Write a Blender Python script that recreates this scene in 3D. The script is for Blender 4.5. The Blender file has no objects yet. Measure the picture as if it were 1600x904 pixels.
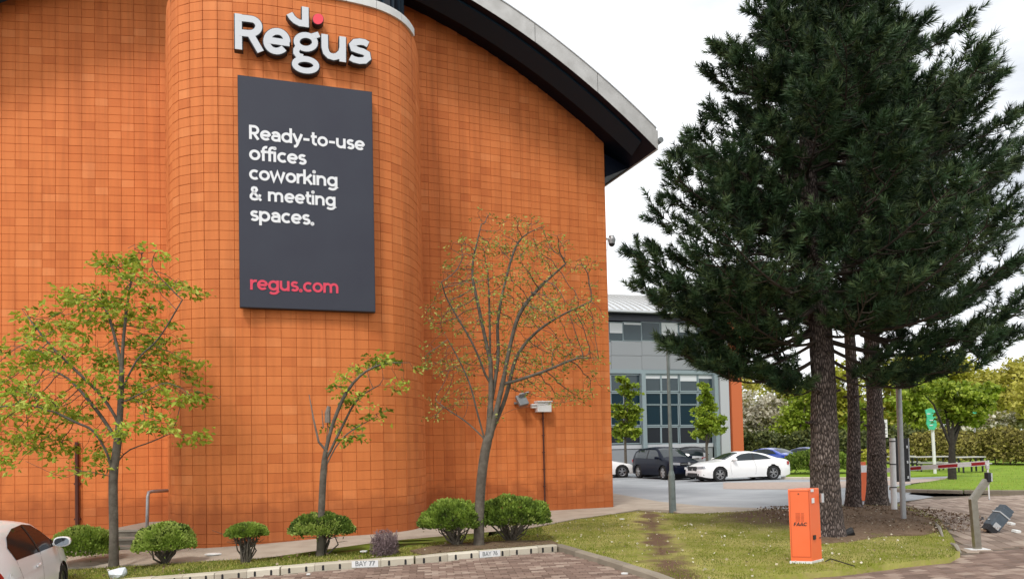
import bpy, bmesh, math, random
import numpy as np
from mathutils import Vector, Matrix, noise
R = math.radians
random.seed(7)
rng = np.random.default_rng(11)
SC = bpy.context.scene
COL = SC.collection

# ---------------------------------------------------------------- camera
FPX, PX0, PY0, TH, RO, EYE = 1150.0, 800.0, 662.0, math.atan(1150 / 33900), 0.022, 1.7
cd = bpy.data.cameras.new('camera')
cam = bpy.data.objects.new('camera', cd)
COL.objects.link(cam)
cd.sensor_fit = 'HORIZONTAL'; cd.sensor_width = 36.0
cd.lens = 36.0 * FPX / 1600.0
cd.shift_x = 0.0
cd.shift_y = (PY0 - 452.0) / 1600.0
cd.clip_start = 0.1; cd.clip_end = 3000
cam.matrix_world = Matrix.Translation((0, 0, EYE)) @ Matrix.Rotation(R(90) + TH, 4, 'X') @ Matrix.Rotation(-RO, 4, 'Z')
SC.camera = cam
SC.render.resolution_x = 1024; SC.render.resolution_y = 578
SC.render.engine = 'CYCLES'

# ---------------------------------------------------------------- sky and sun
SUN_EL, SUN_AZ = R(52), R(200)      # azimuth from north (+Y), clockwise: behind the camera, a little to the left
w = bpy.data.worlds.new('World'); SC.world = w; w.use_nodes = True
nt = w.node_tree; N = nt.nodes; LK = nt.links; N.clear()
out = N.new('ShaderNodeOutputWorld'); bg = N.new('ShaderNodeBackground')
sky = N.new('ShaderNodeTexSky'); sky.sky_type = 'NISHITA'; sky.sun_disc = False
sky.sun_elevation = SUN_EL; sky.sun_rotation = SUN_AZ
tc = N.new('ShaderNodeTexCoord'); mp = N.new('ShaderNodeMapping'); mp.inputs['Scale'].default_value = (1.0, 1.0, 2.6)
nz = N.new('ShaderNodeTexNoise'); nz.inputs['Scale'].default_value = 2.2; nz.inputs['Detail'].default_value = 7; nz.inputs['Roughness'].default_value = 0.55
cr = N.new('ShaderNodeValToRGB')
cr.color_ramp.elements[0].position = 0.34; cr.color_ramp.elements[0].color = (6.2, 6.5, 6.9, 1)
cr.color_ramp.elements[1].position = 0.60; cr.color_ramp.elements[1].color = (10.8, 10.9, 11.0, 1)
mx = N.new('ShaderNodeMixRGB'); mx.inputs[0].default_value = 0.93
LK.new(tc.outputs['Generated'], mp.inputs[0]); LK.new(mp.outputs[0], nz.inputs['Vector']); LK.new(nz.outputs[0], cr.inputs[0])
LK.new(sky.outputs[0], mx.inputs[1]); LK.new(cr.outputs[0], mx.inputs[2]); LK.new(mx.outputs[0], bg.inputs[0])
bg.inputs[1].default_value = 0.1
LK.new(bg.outputs[0], out.inputs[0])
sd = bpy.data.lights.new('sun', 'SUN'); sd.energy = 1.5; sd.angle = R(12); sd.color = (1, 0.96, 0.9)
so = bpy.data.objects.new('sun', sd); COL.objects.link(so)
dv = Vector((math.sin(SUN_AZ) * math.cos(SUN_EL), math.cos(SUN_AZ) * math.cos(SUN_EL), math.sin(SUN_EL)))
so.rotation_euler = dv.to_track_quat('Z', 'Y').to_euler()
SC.view_settings.view_transform = 'Standard'; SC.view_settings.look = 'None'
SC.view_settings.gamma = 1; SC.view_settings.exposure = 0.5
SC.view_settings.use_curve_mapping = False

# ---------------------------------------------------------------- places: where a sight line of the photograph meets the ground, a depth or a wall
def ray(u, v):
    x = (u - PX0) / FPX; y = -(v - PY0) / FPX
    c, s = math.cos(-RO), math.sin(-RO)
    xr = x * c - y * s; yr = x * s + y * c
    fy = math.cos(TH) - yr * math.sin(TH); fz = math.sin(TH) + yr * math.cos(TH)
    return Vector((xr / fy, 1.0, fz / fy))
def at(u, v, Y):
    r = ray(u, v) * Y; return Vector((r.x, r.y, EYE + r.z))
def onplane(u, v, P, n):
    r = ray(u, v); t = (n[0] * P[0] + n[1] * P[1]) / (n[0] * r.x + n[1]); return Vector((r.x * t, t, EYE + r.z * t))
def project(p):
    q = cam.matrix_world.inverted() @ Vector(p)
    return (PX0 + FPX * q.x / -q.z, PY0 - FPX * q.y / -q.z)
CAMINV = cam.matrix_world.inverted()
def gz(x, y):
    e = 0.035 * (-2 - x) + 0.03 * (13 - y); e2 = 0.04 * (-5 - x) + 0.06 * (12.3 - y)
    return -min(1.0, max(0.0, e) + max(0.0, e2))
def G(u, v, dz=0.0):
    r = ray(u, v); z = 0.0
    for _ in range(25):
        t = (z + dz - EYE) / r.z
        z = gz(r.x * t, t)
    return Vector((r.x * t, t, z))

# ---------------------------------------------------------------- materials
MATS = {}
def mat(name, col, rough=0.8, metal=0.0, var=None, scale=8.0, bump=0.0, bscale=40.0, spec=0.5, coat=0.0, amt=0.6, coord='Object', trans=0.0, detail=5):
    """base colour, with optional second colour mixed in by noise, and fine relief"""
    m = bpy.data.materials.new(name); m.use_nodes = True
    n = m.node_tree.nodes; l = m.node_tree.links; b = n['Principled BSDF']
    b.inputs['Roughness'].default_value = rough; b.inputs['Metallic'].default_value = metal
    b.inputs['Specular IOR Level'].default_value = spec; b.inputs['Coat Weight'].default_value = coat
    b.inputs['Base Color'].default_value = (*col, 1)
    if var or bump:
        t = n.new('ShaderNodeTexCoord')
    if var:
        z = n.new('ShaderNodeTexNoise'); z.inputs['Scale'].default_value = scale; z.inputs['Detail'].default_value = detail
        l.new(t.outputs[coord], z.inputs['Vector'])
        r = n.new('ShaderNodeValToRGB'); r.color_ramp.elements[0].position = 0.5 - amt * 0.35; r.color_ramp.elements[1].position = 0.5 + amt * 0.35
        r.color_ramp.elements[0].color = (*col, 1); r.color_ramp.elements[1].color = (*var, 1)
        l.new(z.outputs[0], r.inputs[0]); l.new(r.outputs[0], b.inputs['Base Color'])
    if bump:
        z2 = n.new('ShaderNodeTexNoise'); z2.inputs['Scale'].default_value = bscale; z2.inputs['Detail'].default_value = 4
        l.new(t.outputs[coord], z2.inputs['Vector'])
        bp = n.new('ShaderNodeBump'); bp.inputs['Strength'].default_value = bump; bp.inputs['Distance'].default_value = 0.02
        l.new(z2.outputs[0], bp.inputs['Height']); l.new(bp.outputs[0], b.inputs['Normal'])
    MATS[name] = m; return m
def tinted(name, stops, rough=0.8, bump=0.0, bscale=30, trans=0.0, noise_amt=0.0, nscale=3.0, spec=0.4, grime=False):
    """colour picked per piece: the 'tint' attribute of joined pieces plus the random number of single ones"""
    m = bpy.data.materials.new(name); m.use_nodes = True
    n = m.node_tree.nodes; l = m.node_tree.links; b = n['Principled BSDF']
    b.inputs['Roughness'].default_value = rough; b.inputs['Specular IOR Level'].default_value = spec
    a = n.new('ShaderNodeAttribute'); a.attribute_name = 'tint'; oi = n.new('ShaderNodeObjectInfo')
    ad = n.new('ShaderNodeMath'); ad.operation = 'ADD'; l.new(a.outputs['Fac'], ad.inputs[0]); l.new(oi.outputs['Random'], ad.inputs[1])
    fr = n.new('ShaderNodeMath'); fr.operation = 'FRACT'; l.new(ad.outputs[0], fr.inputs[0])
    src = fr.outputs[0]
    t = n.new('ShaderNodeTexCoord'); geo = n.new('ShaderNodeNewGeometry')
    if noise_amt:
        z = n.new('ShaderNodeTexNoise'); z.inputs['Scale'].default_value = nscale; z.inputs['Detail'].default_value = 5
        l.new(geo.outputs['Position'], z.inputs['Vector'])
        mm = n.new('ShaderNodeMath'); mm.operation = 'MULTIPLY_ADD'; mm.inputs[1].default_value = noise_amt * 2; mm.inputs[2].default_value = -noise_amt
        l.new(z.outputs[0], mm.inputs[0])
        a2 = n.new('ShaderNodeMath'); a2.operation = 'ADD'; a2.use_clamp = True; l.new(mm.outputs[0], a2.inputs[0]); l.new(src, a2.inputs[1]); src = a2.outputs[0]
    r = n.new('ShaderNodeValToRGB')
    while len(r.color_ramp.elements) < len(stops): r.color_ramp.elements.new(0.5)
    for i, (p, c) in enumerate(stops):
        r.color_ramp.elements[i].position = p; r.color_ramp.elements[i].color = (*c, 1)
    l.new(src, r.inputs[0]); l.new(r.outputs[0], b.inputs['Base Color'])
    if grime:   # rain streaks running down and grime splashed up from the ground
        mpg = n.new('ShaderNodeMapping'); mpg.inputs['Scale'].default_value = (5.5, 5.5, .28); l.new(geo.outputs['Position'], mpg.inputs[0])
        zg = n.new('ShaderNodeTexNoise'); zg.inputs['Scale'].default_value = 1; zg.inputs['Detail'].default_value = 6; zg.inputs['Roughness'].default_value = .6; l.new(mpg.outputs[0], zg.inputs['Vector'])
        rg = n.new('ShaderNodeValToRGB'); rg.color_ramp.elements[0].position = .28; rg.color_ramp.elements[0].color = (.78, .74, .74, 1); rg.color_ramp.elements[1].position = .56; rg.color_ramp.elements[1].color = (1, 1, 1, 1); l.new(zg.outputs[0], rg.inputs[0])
        zh = n.new('ShaderNodeTexNoise'); zh.inputs['Scale'].default_value = 3; zh.inputs['Detail'].default_value = 8; l.new(geo.outputs['Position'], zh.inputs['Vector'])
        sxyz = n.new('ShaderNodeSeparateXYZ'); l.new(geo.outputs['Position'], sxyz.inputs[0])
        ma = n.new('ShaderNodeMath'); ma.operation = 'MULTIPLY_ADD'; ma.inputs[1].default_value = -1.1; l.new(zh.outputs[0], ma.inputs[0]); l.new(sxyz.outputs['Z'], ma.inputs[2])
        rh = n.new('ShaderNodeValToRGB'); rh.color_ramp.elements[0].position = 0; rh.color_ramp.elements[0].color = (.66, .62, .62, 1); rh.color_ramp.elements[1].position = .45; rh.color_ramp.elements[1].color = (1, 1, 1, 1); l.new(ma.outputs[0], rh.inputs[0])
        g1_ = n.new('ShaderNodeMixRGB'); g1_.blend_type = 'MULTIPLY'; g1_.inputs[0].default_value = 1; l.new(r.outputs[0], g1_.inputs[1]); l.new(rg.outputs[0], g1_.inputs[2])
        g2_ = n.new('ShaderNodeMixRGB'); g2_.blend_type = 'MULTIPLY'; g2_.inputs[0].default_value = 1; l.new(g1_.outputs[0], g2_.inputs[1]); l.new(rh.outputs[0], g2_.inputs[2]); l.new(g2_.outputs[0], b.inputs['Base Color'])
    if bump:
        z2 = n.new('ShaderNodeTexNoise'); z2.inputs['Scale'].default_value = bscale; z2.inputs['Detail'].default_value = 4
        l.new(geo.outputs['Position'], z2.inputs['Vector'])
        bp = n.new('ShaderNodeBump'); bp.inputs['Strength'].default_value = bump; bp.inputs['Distance'].default_value = 0.01
        l.new(z2.outputs[0], bp.inputs['Height']); l.new(bp.outputs[0], b.inputs['Normal'])
    if trans:
        tr = n.new('ShaderNodeBsdfTranslucent'); ms = n.new('ShaderNodeMixShader'); ms.inputs[0].default_value = trans
        l.new(r.outputs[0], tr.inputs[0]); l.new(b.outputs[0], ms.inputs[1]); l.new(tr.outputs[0], ms.inputs[2])
        l.new(ms.outputs[0], n['Material Output'].inputs[0])
    MATS[name] = m; return m
M = MATS
tinted('tile', [(0, (.60, .165, .043)), (.08, (.655, .190, .051)), (.25, (.68, .202, .055)), (.85, (.70, .212, .059)), (.95, (.715, .222, .064)), (1, (.75, .250, .080))], 0.72, 0.3, 60, noise_amt=.14, nscale=.9, grime=True, spec=.3)
tinted('paver', [(0, (.145, .095, .072)), (.4, (.205, .135, .105)), (.7, (.245, .168, .13)), (1, (.36, .275, .22))], 0.85, 0.5, 60, noise_amt=.3, nscale=1.2)
tinted('slab', [(0, (.20, .145, .11)), (.5, (.29, .215, .17)), (1, (.38, .30, .24))], 0.85, 0.5, 50, noise_amt=.3, nscale=1.5)
tinted('kerbstone', [(0, (.42, .37, .29)), (.5, (.52, .47, .37)), (1, (.60, .55, .45))], 0.9, 0.6, 60, noise_amt=.35, nscale=4)
tinted('kerb_brown', [(0, (.22, .185, .14)), (.5, (.30, .255, .195)), (1, (.38, .33, .26))], 0.95, 0.7, 50, noise_amt=.4, nscale=3)
tinted('needle', [(0, (.007, .020, .008)), (.42, (.017, .045, .016)), (.74, (.040, .086, .030)), (1, (.12, .17, .065))], 0.6, trans=0.1)
tinted('leaf_spring', [(0, (.11, .16, .012)), (.35, (.24, .33, .022)), (.7, (.42, .52, .05)), (1, (.58, .62, .12))], 0.6, trans=0.35)
tinted('leaf_olive', [(0, (.14, .17, .025)), (.45, (.27, .33, .055)), (.8, (.40, .46, .09)), (1, (.55, .54, .16))], 0.6, trans=0.3)
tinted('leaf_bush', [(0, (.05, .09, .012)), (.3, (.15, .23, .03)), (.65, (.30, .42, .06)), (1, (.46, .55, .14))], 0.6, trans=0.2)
tinted('leaf_green', [(0, (.12, .18, .012)), (.5, (.27, .38, .025)), (1, (.44, .52, .07))], 0.6, trans=0.35)
tinted('leaf_yellow', [(0, (.24, .25, .02)), (.5, (.48, .48, .05)), (1, (.66, .62, .14))], 0.6, trans=0.35)
tinted('leaf_ochre', [(0, (.25, .25, .03)), (.5, (.48, .44, .07)), (1, (.64, .58, .16))], 0.6, trans=0.3)
tinted('leaf_dark', [(0, (.035, .05, .014)), (.6, (.09, .11, .03)), (1, (.20, .22, .06))], 0.7, trans=0.15)
tinted('blossom', [(0, (.22, .22, .07)), (.35, (.42, .38, .20)), (.6, (.62, .58, .46)), (1, (.78, .74, .64))], 0.7, trans=0.3)
tinted('hedge_brown', [(0, (.09, .08, .02)), (.5, (.22, .19, .04)), (1, (.38, .35, .08))], 0.8, trans=0.1)
tinted('dead_twig', [(0, (.12, .075, .08)), (1, (.26, .19, .19))], 0.9)
tinted('grass_blade', [(0, (.13, .17, .014)), (.45, (.24, .28, .025)), (.75, (.40, .38, .085)), (1, (.52, .46, .16))], 0.7, trans=0.3)
mat('bark', (.075, .06, .045), .9, var=(.15, .13, .10), scale=9, bump=.6, bscale=25)
mat('bark_light', (.13, .105, .085), .9, var=(.24, .2, .165), scale=7, bump=.5, bscale=30)
mat('mortar', (.50, .145, .042), .95)
mat('soffit', (.003, .006, .016), .5, spec=.2)
mat('beam', (.006, .022, .038), .5, spec=.3)
mat('fascia_metal', (.42, .41, .39), .5, .3, var=(.56, .55, .53), scale=3)
mat('roof_metal', (.50, .52, .54), .42, .2, var=(.60, .62, .64), scale=.7)
mat('rim_cap', (.62, .62, .60), .6, var=(.72, .72, .70), scale=5)
mat('dark_glass', (.010, .013, .018), .08, spec=.2)
mat('office_glass', (.035, .055, .065), .06, spec=.45)
mat('teal_panel', (.004, .022, .034), .18, spec=.15)
mat('sign_face', (.034, .036, .054), .5, var=(.040, .044, .062), scale=1.2, spec=.35)
mat('sign_edge', (.012, .013, .018), .5)
mat('white_letter', (.80, .81, .83), .5)
mat('logo_face', (.62, .645, .68), .45)
mat('logo_side', (.012, .012, .018), .5)
mat('red_letter', (.72, .05, .10), .5)
mat('red_dot', (.85, .055, .09), .45)
mat('white_paint', (.78, .78, .78), .5, var=(.70, .70, .69), scale=20)
mat('grey_steel', (.20, .215, .22), .5, .3, var=(.27, .285, .29), scale=6)
mat('galvanised', (.34, .35, .36), .45, .5, var=(.42, .43, .44), scale=14)
mat('stainless', (.30, .28, .23), .32, .8, var=(.40, .38, .32), scale=12)
mat('lamp_column', (.13, .165, .16), .55, var=(.19, .225, .215), scale=7)
mat('black_plastic', (.012, .012, .014), .55)
mat('cable_brown', (.07, .018, .010), .6)
mat('orange_paint', (.88, .155, .045), .42, var=(.84, .17, .055), scale=5, coat=.1)
mat('orange_dark', (.45, .07, .02), .6)
mat('red_stripe', (.35, .015, .02), .5)
mat('unit_grey', (.055, .075, .095), .45, var=(.09, .115, .14), scale=9)
mat('steel_light', (.55, .57, .58), .35, .5)
mat('concrete', (.34, .285, .225), .95, var=(.45, .39, .315), scale=2.2, bump=.5, bscale=50)
mat('concrete_dark', (.13, .115, .09), .95, var=(.22, .19, .15), scale=6, bump=.5, bscale=40)
mat('step_tread', (.25, .225, .185), .95, var=(.32, .29, .24), scale=5, bump=.4, bscale=40)
mat('asphalt', (.24, .255, .27), .7, var=(.37, .385, .40), scale=.55, bump=.35, bscale=120, detail=8)
mat('paving_joint', (.10, .075, .055), .95, var=(.16, .12, .085), scale=3)
mat('road_brick', (.33, .255, .215), .9, var=(.42, .34, .29), scale=5, bump=.3)
mat('debris_white', (.75, .76, .74), .7)
mat('bag_white', (.72, .76, .80), .4, trans=.2)
mat('wood_grey', (.42, .41, .38), .8, var=(.52, .51, .48), scale=5)
mat('leg_dark', (.02, .022, .022), .6)
mat('sign_green', (.03, .42, .22), .5, var=(.10, .60, .38), scale=4)
mat('clad_grey', (.27, .285, .30), .5, .15)
mat('clad_light', (.46, .47, .49), .5, .1)
mat('frame_grey', (.25, .31, .33), .5, .2)
mat('navy_band', (.012, .018, .035), .35)
mat('blind', (.62, .64, .66), .7)
mat('brick_orange', (.56, .135, .045), .8)
mat('tyre', (.014, .014, .014), .85)
mat('rim_metal', (.34, .34, .35), .3, .9)
mat('rim_silver', (.6, .6, .6), .3, .7)
mat('car_glass', (.02, .028, .033), .05, spec=.5)
mat('tinted_glass', (.014, .009, .009), .10, spec=.03)
mat('mirror_glass', (.30, .34, .38), .04, 1.0)
mat('car_white', (.86, .86, .86), .28, coat=.6)
mat('car_navy', (.005, .008, .020), .35, spec=.12, coat=.04)
mat('car_silver', (.40, .40, .40), .3, .4, coat=.6)
mat('car_blue', (.008, .05, .38), .25, coat=.8)
mat('car_darkblue', (.008, .02, .20), .25, coat=.8)
mat('tail_red', (.38, .004, .010), .15, coat=.5)
mat('tail_bright', (.80, .06, .06), .2)
mat('headlamp', (.35, .37, .40), .1, coat=.8)
mat('plate_yellow', (.72, .60, .10), .5)
mat('plate_white', (.8, .8, .8), .5)

def ground_mat(name, a, b, c, s1=1.2, s2=9, bump=.5):
    m = bpy.data.materials.new(name); m.use_nodes = True
    n = m.node_tree.nodes; l = m.node_tree.links; bs = n['Principled BSDF']; bs.inputs['Roughness'].default_value = .95; bs.inputs['Specular IOR Level'].default_value = .2
    g = n.new('ShaderNodeNewGeometry')
    z = n.new('ShaderNodeTexNoise'); z.inputs['Scale'].default_value = s1; z.inputs['Detail'].default_value = 8; z.inputs['Roughness'].default_value = .65
    z2 = n.new('ShaderNodeTexNoise'); z2.inputs['Scale'].default_value = s2; z2.inputs['Detail'].default_value = 8; z2.inputs['Roughness'].default_value = .7
    l.new(g.outputs['Position'], z.inputs['Vector']); l.new(g.outputs['Position'], z2.inputs['Vector'])
    r = n.new('ShaderNodeValToRGB'); r.color_ramp.elements[0].position = .38; r.color_ramp.elements[1].position = .62
    r.color_ramp.elements[0].color = (*a, 1); r.color_ramp.elements[1].color = (*b, 1); l.new(z.outputs[0], r.inputs[0])
    r2 = n.new('ShaderNodeValToRGB'); r2.color_ramp.elements[0].position = .45; r2.color_ramp.elements[1].position = .72; l.new(z2.outputs[0], r2.inputs[0])
    mxn = n.new('ShaderNodeMixRGB'); l.new(r2.outputs[0], mxn.inputs[0]); l.new(r.outputs[0], mxn.inputs[1]); mxn.inputs[2].default_value = (*c, 1)
    l.new(mxn.outputs[0], bs.inputs['Base Color'])
    bp = n.new('ShaderNodeBump'); bp.inputs['Strength'].default_value = bump; bp.inputs['Distance'].default_value = .05
    l.new(z2.outputs[0], bp.inputs['Height']); l.new(bp.outputs[0], bs.inputs['Normal'])
    MATS[name] = m; return m, n, l, mxn, bs
ground_mat('earth', (.13, .10, .06), (.17, .13, .08), (.20, .16, .11))
ground_mat('mulch', (.12, .075, .045), (.19, .125, .078), (.26, .19, .13), 3, 22, .7)
ground_mat('lawn_bright', (.13, .21, .012), (.18, .28, .016), (.24, .32, .04), .5, 8, .5)
ground_mat('lawn_strip', (.085, .125, .010), (.14, .19, .014), (.11, .085, .04), 1.5, 10, .6)
# the tired lawn on the bank: moss, straw-coloured patches, bare earth worn into a line where people walk
_, n, l, mxn, bs = ground_mat('lawn_worn', (.19, .21, .025), (.40, .36, .11), (.30, .24, .10), .9, 9, .7)
g = n.new('ShaderNodeNewGeometry'); sx = n.new('ShaderNodeSeparateXYZ'); l.new(g.outputs['Position'], sx.inputs[0])
P1, P2 = G(1012, 800), G(1040, 885)
PDD = dd = Vector((P2.x - P1.x, P2.y - P1.y, 0)).normalized()
m1 = n.new('ShaderNodeVectorMath'); m1.operation = 'DOT_PRODUCT'; m1.inputs[1].default_value = (-dd.y, dd.x, 0)
nzz = n.new('ShaderNodeTexNoise'); nzz.inputs['Scale'].default_value = 1.6; nzz.inputs['Detail'].default_value = 6
l.new(g.outputs['Position'], nzz.inputs['Vector']); l.new(g.outputs['Position'], m1.inputs[0])
POFF = -dd.y * P1.x + dd.x * P1.y
m2 = n.new('ShaderNodeMath'); m2.operation = 'SUBTRACT'; m2.inputs[1].default_value = POFF; l.new(m1.outputs['Value'], m2.inputs[0])
m3 = n.new('ShaderNodeMath'); m3.operation = 'ABSOLUTE'; l.new(m2.outputs[0], m3.inputs[0])
m4 = n.new('ShaderNodeMath'); m4.operation = 'MULTIPLY_ADD'; m4.inputs[1].default_value = 1.3; m4.inputs[2].default_value = -.42; l.new(nzz.outputs[0], m4.inputs[0])
m5 = n.new('ShaderNodeMath'); m5.operation = 'ADD'; l.new(m3.outputs[0], m5.inputs[0]); l.new(m4.outputs[0], m5.inputs[1])
rr = n.new('ShaderNodeValToRGB'); rr.color_ramp.elements[0].position = .28; rr.color_ramp.elements[0].color = (1, 1, 1, 1); rr.color_ramp.elements[1].position = .55; rr.color_ramp.elements[1].color = (0, 0, 0, 1)
l.new(m5.outputs[0], rr.inputs[0])
mx2 = n.new('ShaderNodeMixRGB'); l.new(rr.outputs[0], mx2.inputs[0]); l.new(mxn.outputs[0], mx2.inputs[1]); mx2.inputs[2].default_value = (.15, .09, .055, 1)
# earth shows through more and more towards the pines
m6 = n.new('ShaderNodeVectorMath'); m6.operation = 'DISTANCE'; m6.inputs[1].default_value = (6.6, 15.6, 0); l.new(g.outputs['Position'], m6.inputs[0])
m7 = n.new('ShaderNodeMath'); m7.operation = 'MULTIPLY_ADD'; m7.inputs[1].default_value = .55; m7.inputs[2].default_value = -.9; l.new(m6.outputs['Value'], m7.inputs[0])
m8 = n.new('ShaderNodeMath'); m8.operation = 'ADD'; l.new(m7.outputs[0], m8.inputs[0]); l.new(nzz.outputs[0], m8.inputs[1])
r3 = n.new('ShaderNodeValToRGB'); r3.color_ramp.elements[0].position = .55; r3.color_ramp.elements[0].color = (1, 1, 1, 1); r3.color_ramp.elements[1].position = .95; r3.color_ramp.elements[1].color = (0, 0, 0, 1)
l.new(m8.outputs[0], r3.inputs[0])
mx3 = n.new('ShaderNodeMixRGB'); l.new(r3.outputs[0], mx3.inputs[0]); l.new(mx2.outputs[0], mx3.inputs[1]); mx3.inputs[2].default_value = (.14, .085, .052, 1)
l.new(mx3.outputs[0], bs.inputs['Base Color'])

# ---------------------------------------------------------------- objects and meshes
def tag(o, label=None, cat=None, group=None, kind=None):
    if label: o['label'] = label
    if cat: o['category'] = cat
    if group: o['group'] = group
    if kind: o['kind'] = kind
    return o
def thing(name, label, cat, loc=(0, 0, 0), rz=0.0, group=None):
    o = bpy.data.objects.new(name, None); COL.objects.link(o); o.location = loc; o.rotation_euler = (0, 0, rz)
    o.empty_display_size = .2
    return tag(o, label, cat, group)
def link(name, me, parent=None):
    o = bpy.data.objects.new(name, me); COL.objects.link(o)
    if parent is not None: o.parent = parent
    return o
class MB:
    def __init__(s): s.v = []; s.f = []; s.tint = []; s.mi = []
    def quad(s, *p, t=0.0, m=0):
        b = len(s.v); s.v += [tuple(q) for q in p]; s.f.append(tuple(range(b, b + len(p)))); s.tint.append(t); s.mi.append(m)
    def hexa(s, P, t=0.0, m=0, skip=()):
        """P: 8 corners, first the four of one face, then the four opposite"""
        b = len(s.v); s.v += [tuple(q) for q in P]
        for i, f in enumerate(((0, 3, 2, 1), (4, 5, 6, 7), (0, 1, 5, 4), (1, 2, 6, 5), (2, 3, 7, 6), (3, 0, 4, 7))):
            if i in skip: continue
            s.f.append(tuple(b + k for k in f)); s.tint.append(t); s.mi.append(m)
    def box(s, c, d, rz=0.0, t=0.0, m=0, rot=None):
        mt = rot if rot is not None else Matrix.Rotation(rz, 3, 'Z')
        P = [Vector(c) + mt @ Vector((sx * d[0] / 2, sy * d[1] / 2, sz * d[2] / 2)) for sz in (-1, 1) for sx, sy in ((-1, -1), (1, -1), (1, 1), (-1, 1))]
        s.hexa(P, t, m)
    def tube(s, pts, rad, n=8, cap=True, t=0.0, m=0):
        pts = [Vector(p) for p in pts]
        if not hasattr(rad, '__len__'): rad = [rad] * len(pts)
        rings = []; prev = None
        for i, p in enumerate(pts):
            d = (pts[min(i + 1, len(pts) - 1)] - pts[max(i - 1, 0)]).normalized()
            if prev is None:
                a = Vector((1, 0, 0)) if abs(d.x) < .8 else Vector((0, 1, 0)); x = d.cross(a).normalized()
            else: x = (prev - d * prev.dot(d)).normalized()
            y = d.cross(x); prev = x; b = len(s.v)
            for k in range(n):
                an = 2 * math.pi * k / n; s.v.append(tuple(p + (x * math.cos(an) + y * math.sin(an)) * rad[i]))
            rings.append(b)
        for a, b in zip(rings, rings[1:]):
            for k in range(n):
                s.f.append((a + k, a + (k + 1) % n, b + (k + 1) % n, b + k)); s.tint.append(t); s.mi.append(m)
        if cap:
            s.f.append(tuple(rings[0] + k for k in reversed(range(n)))); s.tint.append(t); s.mi.append(m)
            s.f.append(tuple(rings[-1] + k for k in range(n))); s.tint.append(t); s.mi.append(m)
    def prism(s, poly, ext, t=0.0, m=0):
        """closed polygon (3-D points) pushed along the vector ext"""
        b = len(s.v); n = len(poly); e = Vector(ext)
        s.v += [tuple(p) for p in poly] + [tuple(Vector(p) + e) for p in poly]
        s.f.append(tuple(b + i for i in range(n))); s.f.append(tuple(b + n + i for i in reversed(range(n))))
        for i in range(n): s.f.append((b + i, b + n + i, b + n + (i + 1) % n, b + (i + 1) % n))
        s.tint += [t] * (n + 2); s.mi += [m] * (n + 2)
    def build(s, name, mats, parent=None, smooth=False, world=True, tint=False, bevel=0.0, recalc=True):
        me = bpy.data.meshes.new(name)
        vv = s.v
        if parent is not None and world:
            L = parent.matrix_basis.inverted() if parent.parent is None else (parent.parent.matrix_basis @ parent.matrix_basis).inverted()
            vv = [tuple(L @ Vector(p)) for p in vv]
        me.from_pydata(vv, [], s.f)
        if not isinstance(mats, (list, tuple)): mats = [mats]
        for q in mats: me.materials.append(M[q] if isinstance(q, str) else q)
        if len(mats) > 1: me.polygons.foreach_set('material_index', s.mi)
        if tint:
            a = me.attributes.new('tint', 'FLOAT', 'FACE'); a.data.foreach_set('value', s.tint)
        if recalc and len(s.f) < 60000:
            bm = bmesh.new(); bm.from_mesh(me); bmesh.ops.recalc_face_normals(bm, faces=bm.faces); bm.to_mesh(me); bm.free()
        if smooth:
            me.polygons.foreach_set('use_smooth', [True] * len(me.polygons))
        me.update()
        o = link(name, me, parent)
        if bevel:
            md = o.modifiers.new('bevel', 'BEVEL'); md.width = bevel; md.segments = 2; md.limit_method = 'ANGLE'
        return o
def polys(name, V, F, mats, parent=None, tint=None, smooth=False):
    """big mesh from arrays: V (N,3), F (M,k) with k constant"""
    me = bpy.data.meshes.new(name)
    if parent is not None: V = V - np.array(parent.matrix_basis.translation if parent.parent is None else (parent.parent.matrix_basis @ parent.matrix_basis).translation)
    k = F.shape[1]
    me.vertices.add(len(V)); me.vertices.foreach_set('co', V.astype(np.float32).ravel())
    me.loops.add(F.size); me.loops.foreach_set('vertex_index', F.astype(np.int32).ravel())
    me.polygons.add(len(F)); me.polygons.foreach_set('loop_start', np.arange(0, F.size, k, dtype=np.int32))
    me.polygons.foreach_set('loop_total', np.full(len(F), k, dtype=np.int32))
    me.materials.append(M[mats])
    if tint is not None:
        a = me.attributes.new('tint', 'FLOAT', 'FACE'); a.data.foreach_set('value', tint.astype(np.float32))
    me.update(calc_edges=True); me.validate()
    if smooth: me.polygons.foreach_set('use_smooth', [True] * len(me.polygons))
    return link(name, me, parent)
def copy_tree(o, parent=None):
    c = o.copy(); COL.objects.link(c)
    if parent is not None: c.parent = parent; c.matrix_parent_inverse = Matrix()
    for ch in [q for q in bpy.data.objects if q.parent == o]: copy_tree(ch, c)
    return c
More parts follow.
